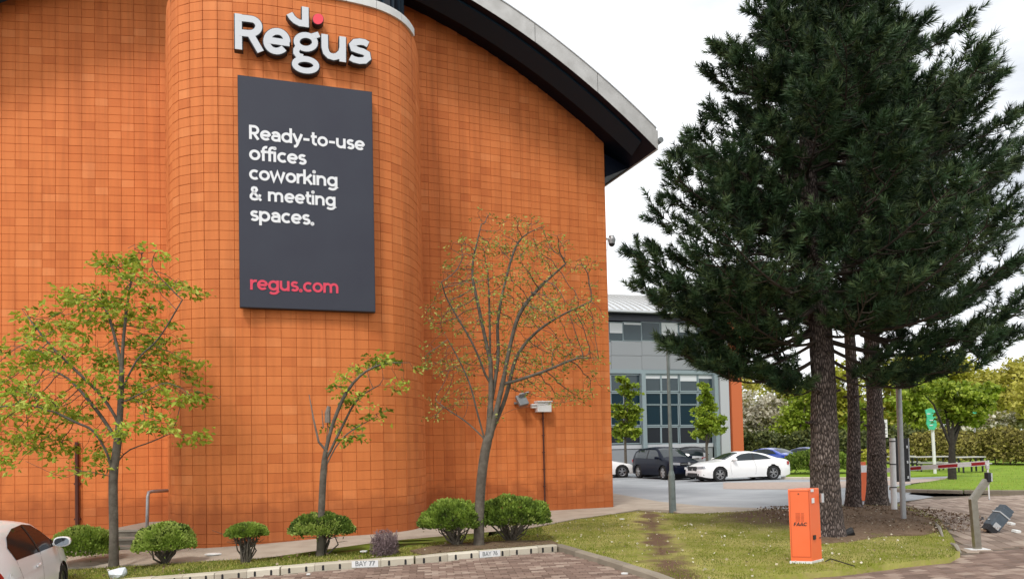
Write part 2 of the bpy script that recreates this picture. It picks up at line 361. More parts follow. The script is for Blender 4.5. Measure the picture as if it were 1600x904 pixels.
def sheet(name, pts, dz, m, step=1.0, hfun=None, skirt=0.0, parent=None, kind='structure'):
    """a ground sheet: the polygon cut on a world grid and along the creases of the land, laid on it dz higher"""
    bm = bmesh.new(); vs = [bm.verts.new((p[0], p[1], 0)) for p in pts]; f = bm.faces.new(vs)
    if f.normal.z < 0 or f.calc_area() and sum((pts[i][0] * pts[(i + 1) % len(pts)][1] - pts[(i + 1) % len(pts)][0] * pts[i][1]) for i in range(len(pts))) < 0: f.normal_flip()
    x0, x1 = min(p[0] for p in pts), max(p[0] for p in pts); y0, y1 = min(p[1] for p in pts), max(p[1] for p in pts)
    bmesh.ops.triangulate(bm, faces=bm.faces[:])
    def cut(co, no): bmesh.ops.bisect_plane(bm, geom=bm.verts[:] + bm.edges[:] + bm.faces[:], plane_co=co, plane_no=no, dist=1e-5)
    if hfun:
        k = math.floor(x0 / step) + 1
        while k * step < x1: cut((k * step, 0, 0), (1, 0, 0)); k += 1
        k = math.floor(y0 / step) + 1
        while k * step < y1: cut((0, k * step, 0), (0, 1, 0)); k += 1
    for p_, q_ in (((-2, 13, 0), (.035, .03, 0)), ((-5, 12.3, 0), (.04, .06, 0)), ((-2 - 1 / .035, 13, 0), (.035, .03, 0)), ((-5 - 1 / .04, 12.3, 0), (.04, .06, 0)), (((-.07 + .39 - .2 + .738 - 1) / .075, 0, 0), (.075, .09, 0))): cut(p_, q_)
    bmesh.ops.remove_doubles(bm, verts=bm.verts[:], dist=1e-4)
    bound = [e for e in bm.edges if len(e.link_faces) == 1]
    bverts = set(v for e in bound for v in e.verts)
    for v in bm.verts:
        v.co.z = gz(v.co.x, v.co.y) + dz + (hfun(v.co.x, v.co.y) if hfun and v not in bverts else 0)
    if skirt:
        r = bmesh.ops.extrude_edge_only(bm, edges=bound)
        for v in [g for g in r['geom'] if isinstance(g, bmesh.types.BMVert)]: v.co.z -= skirt
    bmesh.ops.recalc_face_normals(bm, faces=bm.faces[:])
    me = bpy.data.meshes.new(name); bm.to_mesh(me); bm.free(); me.materials.append(M[m])
    if hfun: me.polygons.foreach_set('use_smooth', [True] * len(me.polygons))
    o = link(name, me, parent)
    if kind: o['kind'] = kind
    return o
def xy(*uv, dz=0.0): return [(G(u, v, dz).x, G(u, v, dz).y) for u, v in uv]
# ================================================================ THE LAND
LAWN = 0.08
g0 = sheet('ground', [(-400, -60), (400, -60), (400, 900), (-400, 900)], -.03, 'earth')
# pale asphalt of the car park and the access road
sheet('asphalt_road', [(-30, 21.5), (-3, 21.6), G(958, 772)[:2], G(1030, 785)[:2], G(1100, 793)[:2], G(1200, 798)[:2], G(1260, 797)[:2], G(1330, 793)[:2], G(1420, 781)[:2], G(1462, 775)[:2], G(1420, 771)[:2], (14.5, 26.5), (16.5, 31), (24, 33), (60, 38), (60, 60), (-30, 60)], -.010, 'asphalt')
sheet('brick_band', [G(1130, 763)[:2], G(1270, 764)[:2], G(1400, 757)[:2], G(1475, 749)[:2], G(1480, 745.5)[:2], G(1400, 749)[:2], G(1270, 752)[:2], G(1130, 753)[:2]], -.004, 'road_brick')
# brick paved ground in front (joints; the bricks themselves come below)
PB = [(-12, 3), (12, 3), (14, 12), G(1600, 772)[:2], G(1560, 774)[:2], G(1462, 775)[:2], G(1425, 781)[:2], G(1400, 800)[:2], G(1100, 850)[:2], G(900, 845)[:2], (-2, 13), (-12, 14.5)]
joints = sheet('brick_paving', PB, 0.0, 'paving_joint')
# pale concrete path round the foot of the wall
wall_foot = sheet('concrete_path', [(-12, 17), (-9.6, 13.6), G(210, 884)[:2], G(300, 880)[:2], G(400, 874)[:2], G(540, 864)[:2], G(640, 856)[:2], G(760, 840)[:2], G(830, 826)[:2], G(900, 812)[:2], G(958, 804)[:2], G(1000, 797)[:2], G(1045, 798)[:2], G(1060, 803)[:2], G(1150, 804)[:2], G(1240, 804)[:2], G(1240, 797)[:2], G(1100, 792)[:2], G(1030, 784.5)[:2], G(955, 771)[:2], (-3, 21.6), (-10, 19)], .035, 'concrete', skirt=.1)
# lawns
kerb_back = [(90, 918), (210, 905), (330, 895.7), (441, 886), (542, 878), (660, 870), (760, 861), (865, 852.5)]
lawn_front = [G(u, v, LAWN)[:2] for u, v in kerb_back]
ang_kerb = [G(u, v, LAWN)[:2] for u, v in ((885, 853), (945, 870), (1010, 890), (1045, 902), (1085, 917))]
south = [G(u, v, LAWN)[:2] for u, v in ((1203, 900), (1330, 889), (1420, 877), (1484, 871), (1500, 862), (1488, 838), (1470, 815), (1430, 797), (1405, 787), (1330, 791), (1240, 800), (1150, 803), (1060, 802))]
north_w = [G(u, v, LAWN)[:2] for u, v in ((1000, 797), (958, 803), (900, 811), (830, 825), (760, 839), (640, 855), (540, 863), (400, 872.5), (300, 878), (200, 884), (100, 890))]
def bank(x, y):
    d = math.hypot((x - 6.9) / 3.4, (y - 16.2) / 3.2)
    return .16 * max(0, 1 - d) + .02 * noise.noise(Vector((x * 1.3, y * 1.3, 0)))
PK1 = G(868, 852, LAWN)[:2]
lawn_w = lawn_front + [PK1, G(845, 823, LAWN)[:2]] + north_w[4:]
sheet('grass_strip', lawn_w, LAWN, 'lawn_strip', .5, lambda x, y: .02 * noise.noise(Vector((x * 2, y * 2, 3))), .25)
lawn_c = [PK1] + ang_kerb + south + north_w[:4] + [G(845, 823, LAWN)[:2]]
lawn_bank = sheet('grass_bank', lawn_c, LAWN + .002, 'lawn_worn', .5, bank, .25)
mul = [G(u, v, LAWN)[:2] for u, v in ((1246, 806), (1290, 800), (1340, 795), (1400, 790.5), (1426, 799), (1462, 816), (1474, 829), (1440, 836), (1380, 838), (1325, 846), (1280, 850), (1243, 832))]
sheet('bark_mulch', mul, LAWN + .012, 'mulch', .5, lambda x, y: bank(x, y) + .02, .04)
soil = [G(u, v, LAWN)[:2] for u, v in ((640, 862), (700, 851), (800, 846), (862, 846), (872, 851), (840, 853), (760, 859), (660, 868))]
sheet('bare_soil', soil, LAWN + .03, 'mulch', .5, None, .05)
LF = [(15.5, 22.7), G(1425, 768)[:2], G(1500, 769)[:2], G(1600, 769)[:2], (24, 23.5), (70, 26), (70, 50), (13, 50), (13, 37), (20, 35.5), G(1480, 744)[:2], G(1490, 750)[:2], G(1440, 757)[:2], G(1395, 762)[:2]]
LF = [G(1395, 764)[:2], G(1425, 768)[:2], G(1500, 770)[:2], G(1600, 770)[:2], (26, 22.0), (80, 24), (80, 37.0), G(1600, 727)[:2], G(1482, 746)[:2], G(1478, 750)[:2]]
sheet('far_lawn', LF, .07, 'lawn_bright', 1.0, lambda x, y: .05 * noise.noise(Vector((x * .4, y * .4, 5))), .2)
sheet('far_green', [G(1228, 747)[:2], G(1330, 748)[:2], G(1470, 743.5)[:2], (80, 39.5), (80, 75), (12, 75), (13.5, 50), G(1228, 741)[:2]], .06, 'lawn_bright', 1.0, lambda x, y: .05 * noise.noise(Vector((x * .4, y * .4, 9))), .2)
# kerbs -------------------------------------------------------------------
def polylen(P): return [0] + list(np.cumsum([math.dist(a, b) for a, b in zip(P, P[1:])]))
def onpoly(P, L, s):
    s = max(0, min(L[-1] - 1e-6, s)); i = max(k for k in range(len(L) - 1) if L[k] <= s)
    t = (s - L[i]) / (L[i + 1] - L[i]); a, b = P[i], P[i + 1]
    d = Vector((b[0] - a[0], b[1] - a[1])).normalized()
    return Vector((a[0] + (b[0] - a[0]) * t, a[1] + (b[1] - a[1]) * t)), d
kerb = thing('drainage_kerb', 'long pale stone kerb with a row of small black drain slots, between paved bays and grass strip', 'kerb', (*lawn_front[4], gz(*lawn_front[4])))
def kerb_run(par, P, unit, slots, m='kerbstone', wd=.13, h=.115):
    L = polylen(P); s = 0; k = 0
    while s < L[-1] - .1:
        ln = min(unit, L[-1] - s); p, d = onpoly(P, L, s + ln / 2); nrm = Vector((d.y, -d.x))
        z = gz(p.x, p.y); th = math.atan2(d.y, d.x)
        c = p + nrm * wd / 2
        o = MB(); hw = wd / 2; gap = .006; r = .02
        prof = [(-hw, -.1), (hw, -.1), (hw, h - r), (hw - r, h), (-hw, h)]
        tw = random.uniform(-.004, .004)
        mt = Matrix.Rotation(th, 3, 'Z')
        zt = Vector((0, 0, 1))
        P3 = []
        for yy, zz in prof:
            q = mt @ Vector((-ln / 2 + gap / 2, -yy, 0)); P3.append((c.x + q.x, c.y + q.y, gz(c.x + q.x, c.y + q.y) + zz + tw))
        e = mt @ Vector((ln - gap, 0, 0)); dzz = gz(c.x + e.x / 2, c.y + e.y / 2) - gz(c.x - e.x / 2, c.y - e.y / 2)
        o.prism(P3, (e.x, e.y, dzz), t=random.random())
        st = o.build('kerb_stone', m, par, tint=True)
        if slots:
            sl = MB()
            for q in (-.25, .25):
                a = c + d * (q * ln) + nrm * (hw + .002)
                zz = gz(a.x, a.y)
                pts = []
                for k2 in range(9):
                    an = math.pi * k2 / 8; pts.append((a.x + d.x * .017 * math.cos(an), a.y + d.y * .017 * math.cos(an), zz + .072 + .02 * math.sin(an)))
                pts += [(a.x - d.x * .017, a.y - d.y * .017, zz + .012), (a.x + d.x * .017, a.y + d.y * .017, zz + .012)]
                sl.prism(pts, (-nrm.x * .03, -nrm.y * .03, 0))
            ob = sl.build('drain_slot', 'black_plastic', st, world=True)
        s += unit; k += 1
KP = [tuple(Vector(p) ) for p in lawn_front]
kerb_run(kerb, KP, .5, True)
k2 = thing('brown_kerb', 'plain weathered brown kerb running diagonally from the end of the slotted kerb', 'kerb', (*ang_kerb[1], 0))
kerb_run(k2, [PK1] + ang_kerb, .8, False, 'kerb_brown', wd=.13, h=.10)
k3 = thing('far_kerb', 'dark kerb along the near edge of the bright far lawn', 'kerb', (*LF[1], 0))
kerb_run(k3, [LF[0], LF[1], LF[2], LF[3]], 1.0, False, 'kerb_brown', h=.1)
k4 = thing('island_kerb', 'low pale kerb in front of the spreading green bush by the parked cars', 'kerb', (*G(1300, 745)[:2], 0))
kerb_run(k4, [G(1222, 747.5)[:2], G(1330, 748.5)[:2], G(1400, 747.5)[:2]], 1.0, False, h=.1)

# bay number plates
def bay(u0, u1, vt, vb, txt, label):
    a = G(u0, vb); b = G(u1, vb - .0); c = (a + b) / 2; L, d = None, None
    PL = polylen(KP); best = min(np.arange(0, PL[-1], .02), key=lambda s: (onpoly(KP, PL, s)[0] - Vector((c.x, c.y))).length)
    p, d = onpoly(KP, PL, best); nrm = Vector((d.y, -d.x)); q = p + nrm * (.13 + .004)
    ln = (b - a).length
    z = gz(q.x, q.y); rz = math.atan2(d.y, d.x)
    t = thing('bay_plate', label, 'sign', (q.x, q.y, z), rz, 'number plates on the kerb')
    mb = MB(); mb.box((0, 0, .062), (ln, .008, .10)); mb.build('plate', 'white_paint', t, world=False)
    write(txt, t, Vector((-ln * .36, -.0045, .036)), Vector((1, 0, 0)), Vector((0, 0, 1)), ln * .72, 'grey_steel', 'lettering', .003, fit=True, bold=.85)

# ---------------------------------------------------------------- a stroke alphabet
def arc(cx, cy, rx, ry, a0, a1, n=None):
    n = n or max(4, int(abs(a1 - a0) / 15)); return [(cx + rx * math.cos(R(a0 + (a1 - a0) * i / n)), cy + ry * math.sin(R(a0 + (a1 - a0) * i / n))) for i in range(n + 1)]
O_ = arc(.26, .26, .2, .2, 0, 360)
GL = {
 'R': (.52, [[(.06, 0), (.06, .72)], [(.06, .66), (.22, .66)] + arc(.24, .485, .175, .175, 90, -90) + [(.06, .31)], [(.22, .31), (.43, 0)]]),
 'e': (.53, [[(.06, .26), (.46, .26)], arc(.26, .26, .2, .2, 0, 318)]), 'o': (.54, [O_]), 'c': (.47, [arc(.26, .26, .2, .2, 48, 312)]),
 'a': (.49, [arc(.22, .30, .17, .16, 155, 0) + [(.39, 0)], [(.39, .29), (.22, .29)] + arc(.2, .175, .14, .115, 90, 270) + [(.24, .06)] + arc(.26, .19, .13, .13, 270, 330)]),
 'd': (.56, [O_, [(.46, 0), (.46, .76)]]), 'g': (.56, [O_, [(.46, .52), (.46, -.02)] + arc(.26, -.02, .2, .13, 0, -150)]), 'p': (.56, [O_, [(.06, .52), (.06, -.2)]]),
 'y': (.48, [[(.03, .52), (.235, .05)], [(.44, .52), (.2, -.07)] + [(.14, -.14), (.05, -.14)]]),
 's': (.42, [arc(.21, .365, .135, .1, 30, 250) + arc(.2, .16, .145, .105, 80, -150)]),
 'f': (.30, [[(.12, 0), (.12, .54)] + arc(.27, .56, .15, .14, 180, 75), [(0, .46), (.29, .46)]]), 't': (.34, [[(.13, .68), (.13, .18)] + arc(.26, .18, .13, .12, 180, 290), [(.01, .46), (.31, .46)]]),
 'i': (.18, [[(.06, 0), (.06, .52)], arc(.06, .68, .025, .025, 0, 360)]), 'r': (.33, [[(.06, 0), (.06, .52)], arc(.26, .26, .2, .2, 180, 72)]),
 'u': (.53, [[(.06, .52), (.06, .23)] + arc(.24, .23, .18, .17, 180, 360), [(.42, .52), (.42, 0)]]), 'n': (.53, [[(.06, 0), (.06, .52)], arc(.24, .28, .18, .18, 180, 0) + [(.42, 0)]]),
 'm': (.83, [[(.06, 0), (.06, .52)], arc(.22, .3, .16, .16, 180, 0) + [(.38, 0)], arc(.54, .3, .16, .16, 180, 0) + [(.70, 0)]]),
 'w': (.75, [[(.02, .52), (.18, .03), (.35, .49), (.52, .03), (.68, .52)]]), 'k': (.48, [[(.06, 0), (.06, .76)], [(.08, .2), (.40, .52)], [(.19, .30), (.42, 0)]]),
 '&': (.66, [[(.57, 0), (.17, .47), (.13, .55), (.15, .63), (.23, .67), (.32, .65), (.36, .56), (.31, .47), (.14, .34), (.07, .24), (.07, .14), (.14, .06), (.26, .04), (.38, .08), (.48, .19), (.53, .32)]]),
 '-': (.40, [[(.04, .27), (.34, .27)]]), '.': (.2, [arc(.08, .06, .03, .03, 0, 360)]), ' ': (.26, []),
 'B': (.52, [[(.06, 0), (.06, .72)], [(.06, .66), (.24, .66)] + arc(.24, .52, .15, .14, 90, -90) + [(.06, .38)], [(.06, .38), (.26, .38)] + arc(.26, .22, .16, .16, 90, -90) + [(.06, .06)]]),
 'A': (.60, [[(.04, 0), (.29, .70), (.54, 0)], [(.14, .2), (.44, .2)]]), 'Y': (.54, [[(.02, .72), (.26, .34), (.5, .72)], [(.26, .34), (.26, 0)]]),
 '7': (.46, [[(.04, .66), (.40, .66), (.16, 0)]]), '6': (.50, [arc(.23, .22, .17, .17, 0, 360), [(.09, .32), (.32, .72)]]), 'F': (.44, [[(.06, 0), (.06, .72)], [(.06, .66), (.38, .66)], [(.06, .36), (.32, .36)]]),
 'C': (.58, [arc(.34, .36, .28, .30, 48, 312)]), '8': (.5, [arc(.23, .2, .17, .15, 0, 360), arc(.23, .53, .14, .13, 0, 360)]),
}
def ribbon(mb, pts, hw, depth, extra=0.0):
    """a stroke of even width along 3-D points given as (origin, ex, ey, normal, [(x, y)...])"""
    o, ex, ey, nn, P = pts
    closed = len(P) > 3 and math.dist(P[0], P[-1]) < 1e-6
    n = len(P); Ls, Rs = [], []
    for i in range(n):
        if closed: a, b = P[(i - 1) % (n - 1)], P[(i + 1) % (n - 1)]
        else: a, b = P[max(i - 1, 0)], P[min(i + 1, n - 1)]
        dx, dy = b[0] - a[0], b[1] - a[1]; l = math.hypot(dx, dy) or 1; nx, ny = -dy / l, dx / l
        k = 1.0
        if 0 < i < n - 1:
            d1 = (P[i][0] - P[i - 1][0], P[i][1] - P[i - 1][1]); l1 = math.hypot(*d1) or 1
            c = abs((-d1[1] / l1) * nx + (d1[0] / l1) * ny); k = 1 / max(c, .45)
        Ls.append((P[i][0] + nx * hw * k, P[i][1] + ny * hw * k)); Rs.append((P[i][0] - nx * hw * k, P[i][1] - ny * hw * k))
    w3 = lambda q, z: o + ex * q[0] + ey * q[1] + nn * z
    for i in range(n - 1):
        A, B, C, D = Ls[i], Ls[i + 1], Rs[i + 1], Rs[i]
        mb.hexa([w3(q, -depth) for q in (A, B, C, D)] + [w3(q, extra) for q in (A, B, C, D)])
def write(txt, par, org, ex, ey, width, m, name='letter', depth=.01, fit=True, bold=1.0, each=False):
    nn = ex.cross(ey); tot = sum(GL[c][0] for c in txt) - .06
    k = width / tot; x = 0; mb = MB(); j = 0
    for c in txt:
        for st in GL[c][1]:
            j += 1; ribbon(mb, (org + ex * (x * k), ex * k, ey * k, nn, st), .058 * bold, 0, depth + (j % 5) * depth * .06)
        if each and GL[c][1]:
            mb.build(name, m, par, world=False); mb = MB()
        x += GL[c][0]
    if not each: return mb.build(name, m, par, world=False)

bay(550, 587, 876, 888, 'BAY 77', 'white kerb plate reading BAY 77, in front of the dead purple shrub')
bay(753.5, 788, 860, 872, 'BAY 76', 'white kerb plate reading BAY 76, in front of the two touching round bushes')

# ================================================================ THE BIG BUILDING
CR = Vector((2.76, 20.5)); D1 = Vector((.93, .368)).normalized(); N1 = Vector((D1.y, -D1.x))
D2 = Vector((.99, .142)).normalized()
KX = Vector((-4.85, 17.55)); LE = KX - D2 * 14.5
WALL = [LE, KX, CR]                    # from left to right
def zs(s):                              # underside of the vault, s measured leftwards from the right corner (negative)
    t = -1 - s; return 10.95 + .64 * t - .04 * t * t
SL = LE_len = (KX - LE).length + (CR - KX).length
def wallpt(s):                          # s <= 0 leftwards from corner
    a = (CR - KX).length
    if -s <= a: return CR + D1 * s, D1
    return KX + D2 * (s + a), D2
bld = thing('office_building', 'large orange tiled building with a rounded bay and a curved grey roof', 'building', (-2, 17.5, 0))
drum_uY = [(262, 18.2), (263.5, 16.2), (265, 15.1), (269, 14.75), (279, 14.45), (296, 14.3), (325, 14.22), (360, 14.25), (420, 14.38), (500, 14.66), (560, 14.92), (600, 15.17), (628, 15.48), (646, 15.85), (658, 16.4), (663.5, 17.2), (665, 19)]
def hp(u, Y): r = ray(u, 701 - (u - 800) * .022); return Vector((r.x * Y, Y))
ctrl = [hp(u, Y) for u, Y in drum_uY]
def catmull(P, n=10):
    o = []
    Q = [P[0] * 2 - P[1]] + P + [P[-1] * 2 - P[-2]]
    for i in range(1, len(Q) - 2):
        for k in range(n):
            t = k / n; a, b, c, d = Q[i - 1], Q[i], Q[i + 1], Q[i + 2]
            o.append(.5 * ((2 * b) + (c - a) * t + (2 * a - 5 * b + 4 * c - d) * t * t + (-a + 3 * b - 3 * c + d) * t ** 3))
    o.append(P[-1]); return o
DR = [tuple(p) for p in catmull(ctrl)]
DL = polylen(DR)
DTOP = 10.98
TW, THh = .285, .19
cands = []                               # (pixel size, corners front, normal, z0,z1,...)
def tile_at(p, d, z, w=TW, h=THh, hb=True):
    cands.append((Vector((p[0], p[1], z)), math.atan2(d.y, d.x), w, h))
# mortar walls
mb = MB()
n = 60
sa = [-SL + SL * i / n for i in range(n + 1)]
for a, b in zip(sa, sa[1:]):
    p, _ = wallpt(a); q, _ = wallpt(b)
    mb.quad((p.x, p.y, -.8), (q.x, q.y, -.8), (q.x, q.y, zs(b) + .1), (p.x, p.y, zs(a) + .1))
BK = Vector((-N1.x, -N1.y)) * 26
pr, pl = CR, LE
mb.quad((pr.x, pr.y, -.8), (pr.x + BK.x, pr.y + BK.y, -.8), (pr.x + BK.x, pr.y + BK.y, zs(0)), (pr.x, pr.y, zs(0)))
mb.quad((pl.x, pl.y, -.8), (pl.x + BK.x, pl.y + BK.y, -.8), (pl.x + BK.x, pl.y + BK.y, zs(-SL)), (pl.x, pl.y, zs(-SL)))
for a, b in zip(DR, DR[1:]):
    mb.quad((a[0], a[1], -.8), (b[0], b[1], -.8), (b[0], b[1], DTOP), (a[0], a[1], DTOP))
mb.quad(*[(p[0], p[1], DTOP - .05) for p in DR])
mb.build('wall', 'mortar', bld)
# tiles
def course_tiles(getpt, s0, s1, zb, ztop):
    ncol = int((s1 - s0) / TW); off = (s1 - s0 - ncol * TW)
    for i in range(ncol + 1):
        sc = s1 - (i + .5) * TW
        wd = TW
        if sc - TW / 2 < s0: wd = sc + TW / 2 - s0; sc = s0 + wd / 2
        if wd < .05: continue
        p, d = getpt(sc); z = zb
        while z < ztop(sc):
            tile_at(p, d, z + THh / 2, wd); z += THh
course_tiles(wallpt, -9.2, 0, -.19, lambda s: zs(s) - .12)
course_tiles(wallpt, -SL + 4.6, -9.2, -.57, lambda s: zs(s) - .12)
course_tiles(lambda s: onpoly(DR, DL, s), 1.0, DL[-1] - 1.2, -.38, lambda s: DTOP - .1)
# the tiles that show largest are single parts, the rest one joined part
def scr(c):
    q = CAMINV @ c[0]; u = PX0 + FPX * q.x / -q.z; v = PY0 - FPX * q.y / -q.z
    hid = 368 < u < 592 and 15 < v < 490
    th = c[1]; t = q.x / -q.z
    fs = abs(math.cos(th) - t * math.sin(th))
    ok = 8 < u < 1592 and 8 < v < 868 and not hid and c[2] > .2
    return (fs * c[2] * (FPX / -q.z) ** 2 * c[3]) if ok else 0
order = sorted(cands, key=scr, reverse=True)
TM = {}
def tile_mesh(w, h, dep=.013):
    key = round(w, 3)
    if key in TM: return TM[key]
    m_ = MB(); g = .0032; e = .003
    x, z = w / 2 - g, h / 2 - g
    F = [(-x + e, -dep, -z + e), (x - e, -dep, -z + e), (x - e, -dep, z - e), (-x + e, -dep, z - e)]
    B = [(-x, -dep + e, -z), (x, -dep + e, -z), (x, -dep + e, z), (-x, -dep + e, z)]
    K = [(-x, .004, -z), (x, .004, -z), (x, .004, z), (-x, .004, z)]
    m_.quad(*F)
    for i in range(4):
        j = (i + 1) % 4; m_.quad(B[i], B[j], F[j], F[i]); m_.quad(K[i], K[j], B[j], B[i])
    TM[key] = m_; return m_
BME = None
L0 = Vector(bld.location)
for c in order[:300]:
    if BME is None:
        BME = bpy.data.meshes.new('tile'); q = tile_mesh(TW, THh); BME.from_pydata(q.v, [], q.f); BME.materials.append(M['tile'])
    o = link('tile', BME, bld); p = c[0]; o.location = p - L0; o.rotation_euler = (random.uniform(-.009, .009), 0, c[1] + random.uniform(-.009, .009))
big = MB()
for c in order[300:]:
    q = tile_mesh(c[2], THh); mt = Matrix.Rotation(c[1] + random.uniform(-.009, .009), 4, 'Z') @ Matrix.Rotation(random.uniform(-.009, .009), 4, 'X')
    b = len(big.v); off = c[0] + Vector((0, 0, random.uniform(-.0015, .0015))); jj = random.uniform(-.0015, .0015); tt = random.random()
    for p in q.v: big.v.append(tuple(mt @ Vector((p[0], p[1] + jj, p[2])) + off))
    for f in q.f: big.f.append(tuple(b + i for i in f)); big.tint.append(tt); big.mi.append(0)
tag(big.build('tile', 'tile', bld, tint=True, recalc=False), kind='stuff')

# roof: the curved soffit and the metal edge stand forward of the wall and out past its right side
def verge(s, outw):                      # plan point, outw metres in front of the wall
    a = (CR - KX).length
    if s > -a + 1.5: return CR + D1 * s + N1 * outw
    N2 = Vector((D2.y, -D2.x)); f = min(1, (-a + 1.5 - s) / 3); nn = (N1 * (1 - f) + N2 * f).normalized()
    if s > -a: return CR + D1 * s + nn * outw
    return KX + D2 * (s + a) + nn * outw
ss = [.82 - i * .35 for i in range(58)]
def zsr(s): return zs(s) if s > -18.4 else zs(-18.4)
BKn = BK.normalized()
mb = MB()
for a, b in zip(ss, ss[1:]):
    A, B = verge(a, 1.415), verge(b, 1.415); A0 = A + BKn * 28; B0 = B + BKn * 28
    mb.quad((A.x, A.y, zsr(a)), (B.x, B.y, zsr(b)), (B0.x, B0.y, zsr(b)), (A0.x, A0.y, zsr(a)))
mb.build('soffit', 'soffit', bld, smooth=True)
mb = MB()                                 # underside beam following the curve, set back from the edge
for a, b in zip(ss[1:], ss[2:]):
    P = []
    for s in (a, b):
        p, q = verge(s, 1.20), verge(s, .72)
        P.append([(p.x, p.y, zsr(s) + .01), (q.x, q.y, zsr(s) + .01), (q.x, q.y, zsr(s) - .24), (p.x, p.y, zsr(s) - .05)])
    mb.hexa(P[0] + P[1], skip=(0, 1))
mb.build('beam', 'beam', bld, smooth=False)
# metal fascia in panels, each with an upright seam
i = 0
while i < len(ss) - 5:
    mb = MB(); seg = ss[i:i + 6]
    for a, b in zip(seg, seg[1:]):
        P = []
        for s in (a, b):
            ss_ = s - (.012 if s == seg[-1] else 0) * -1
            slope = -(.64 - .08 * (-1 - s)); l = math.hypot(1, slope); k = .44 / l * 1.0
            p = verge(ss_, 1.42); q = verge(ss_, 1.34); zb = zsr(s) + .006
            up = (-slope) * k * -.0
            P.append([(p.x, p.y, zb), (q.x, q.y, zb), (q.x, q.y, zb + .44 * l), (p.x, p.y, zb + .44 * l)])
        mb.hexa(P[0] + P[1], skip=(0, 1))
    mb.build('fascia_panel', 'fascia_metal', bld, smooth=False)
    i += 5
mb = MB()
for a, b in zip(ss, ss[1:]):
    la = math.hypot(1, .64 - .08 * (-1 - a)); lb = math.hypot(1, .64 - .08 * (-1 - b))
    A, B = verge(a, 1.44), verge(b, 1.44); A0 = A + BKn * 28; B0 = B + BKn * 28
    za, zb = zsr(a) - .02 + .45 * la, zsr(b) - .02 + .45 * lb
    mb.hexa([(A.x, A.y, za), (B.x, B.y, zb), (B0.x, B0.y, zb), (A0.x, A0.y, za), (A.x, A.y, za + .03), (B.x, B.y, zb + .03), (B0.x, B0.y, zb + .03), (A0.x, A0.y, za + .03)])
mb.build('roof', 'roof_metal', bld)
# eaves end plate, box under the eaves and gutter along the right side
e0 = verge(.82, 1.42); z0 = zs(.82)
mb = MB()
A = e0; B = e0 + BKn * 28; q = D1 * .05
mb.hexa([(A.x, A.y, z0 - .02), (A.x + q.x, A.y + q.y, z0 - .02), (B.x + q.x, B.y + q.y, z0 - .02), (B.x, B.y, z0 - .02), (A.x, A.y, z0 + .50), (A.x + q.x, A.y + q.y, z0 + .50), (B.x + q.x, B.y + q.y, z0 + .50), (B.x, B.y, z0 + .50)])
mb.build('eaves_plate', 'fascia_metal', bld)
mb = MB(); g1 = e0 + D1 * .11; mb.tube([(g1.x - BKn.x * .06, g1.y - BKn.y * .06, z0 + .24), (g1.x + BKn.x * 28, g1.y + BKn.y * 28, z0 + .24)], .075, 10)
mb.build('gutter', 'grey_steel', bld)
mb = MB()                                 # sloping box that closes the eaves down to the side wall
c1, c2, c3 = verge(.80, .02), verge(.02, .02), verge(.02, .02)
zc = zs(0) - .98
mb.prism([(c1.x, c1.y, z0), (c2.x, c2.y, z0 + .3), (c2.x, c2.y, zc)], (BKn.x * 28, BKn.y * 28, 0))
mb.build('eaves_box', 'soffit', bld)
mb = MB(); e1 = verge(.30, -.6)
mb.tube([(e1.x, e1.y, z0 - .3), (e1.x, e1.y, z0 - .62), (c2.x + BKn.x * .8, c2.y + BKn.y * .8, z0 - .58)], .035, 6)
mb.build('bracket', 'soffit', bld)
# bay: pale rim in segments and dark glazed lantern above
i = 0; segl = .62
front_s = [q_ for q_ in np.arange(.5, DL[-1], .1) if onpoly(DR, DL, q_)[0].y < (14.7 if q_ < DL[-1] / 2 else 15.95)]
RS0, RS1 = float(front_s[0]), float(front_s[-1]); s = RS0
while s < RS1:
    mb = MB(); k = 4
    for j in range(k):
        a, b = s + segl * j / k, s + segl * (j + 1) / k - (.01 if j == k - 1 else 0)
        p, d = onpoly(DR, DL, a); q, d2 = onpoly(DR, DL, b); n1_ = Vector((d.y, -d.x)); n2_ = Vector((d2.y, -d2.x))
        po, qo, pi_, qi = p + n1_ * .07, q + n2_ * .07, p - n1_ * .12, q - n2_ * .12
        mb.hexa([(po.x, po.y, DTOP - .02), (qo.x, qo.y, DTOP - .02), (qi.x, qi.y, DTOP - .02), (pi_.x, pi_.y, DTOP - .02), (po.x, po.y, DTOP + .15), (qo.x, qo.y, DTOP + .15), (qi.x, qi.y, DTOP + .17), (pi_.x, pi_.y, DTOP + .17)])
    mb.build('rim_segment', 'rim_cap', bld)
    s += segl
mb = MB(); fr = MB(); s = 1.3; prev = None
while s < DL[-1] - 1.3:
    p, d = onpoly(DR, DL, s); nn_ = Vector((d.y, -d.x)); p = p - nn_ * .35
    if prev is not None:
        mb.quad((prev.x, prev.y, DTOP), (p.x, p.y, DTOP), (p.x, p.y, DTOP + 2.3), (prev.x, prev.y, DTOP + 2.3))
    fr.box((p.x, p.y, DTOP + 1.15), (.05, .08, 2.3), math.atan2(d.y, d.x)); prev = p; s += .5
lz = mb.build('lantern', 'dark_glass', bld); fr.build('lantern_frame', 'beam', lz)
rail = MB()
for hh in (.35, .62):
    rail.tube([(p.x, p.y, DTOP + .15 + hh) for p in [onpoly(DR, DL, RS0 + .3 * k)[0] for k in range(int((RS1 - RS0) / .3))]], .02, 5)
rail.build('rail', 'grey_steel', bld)

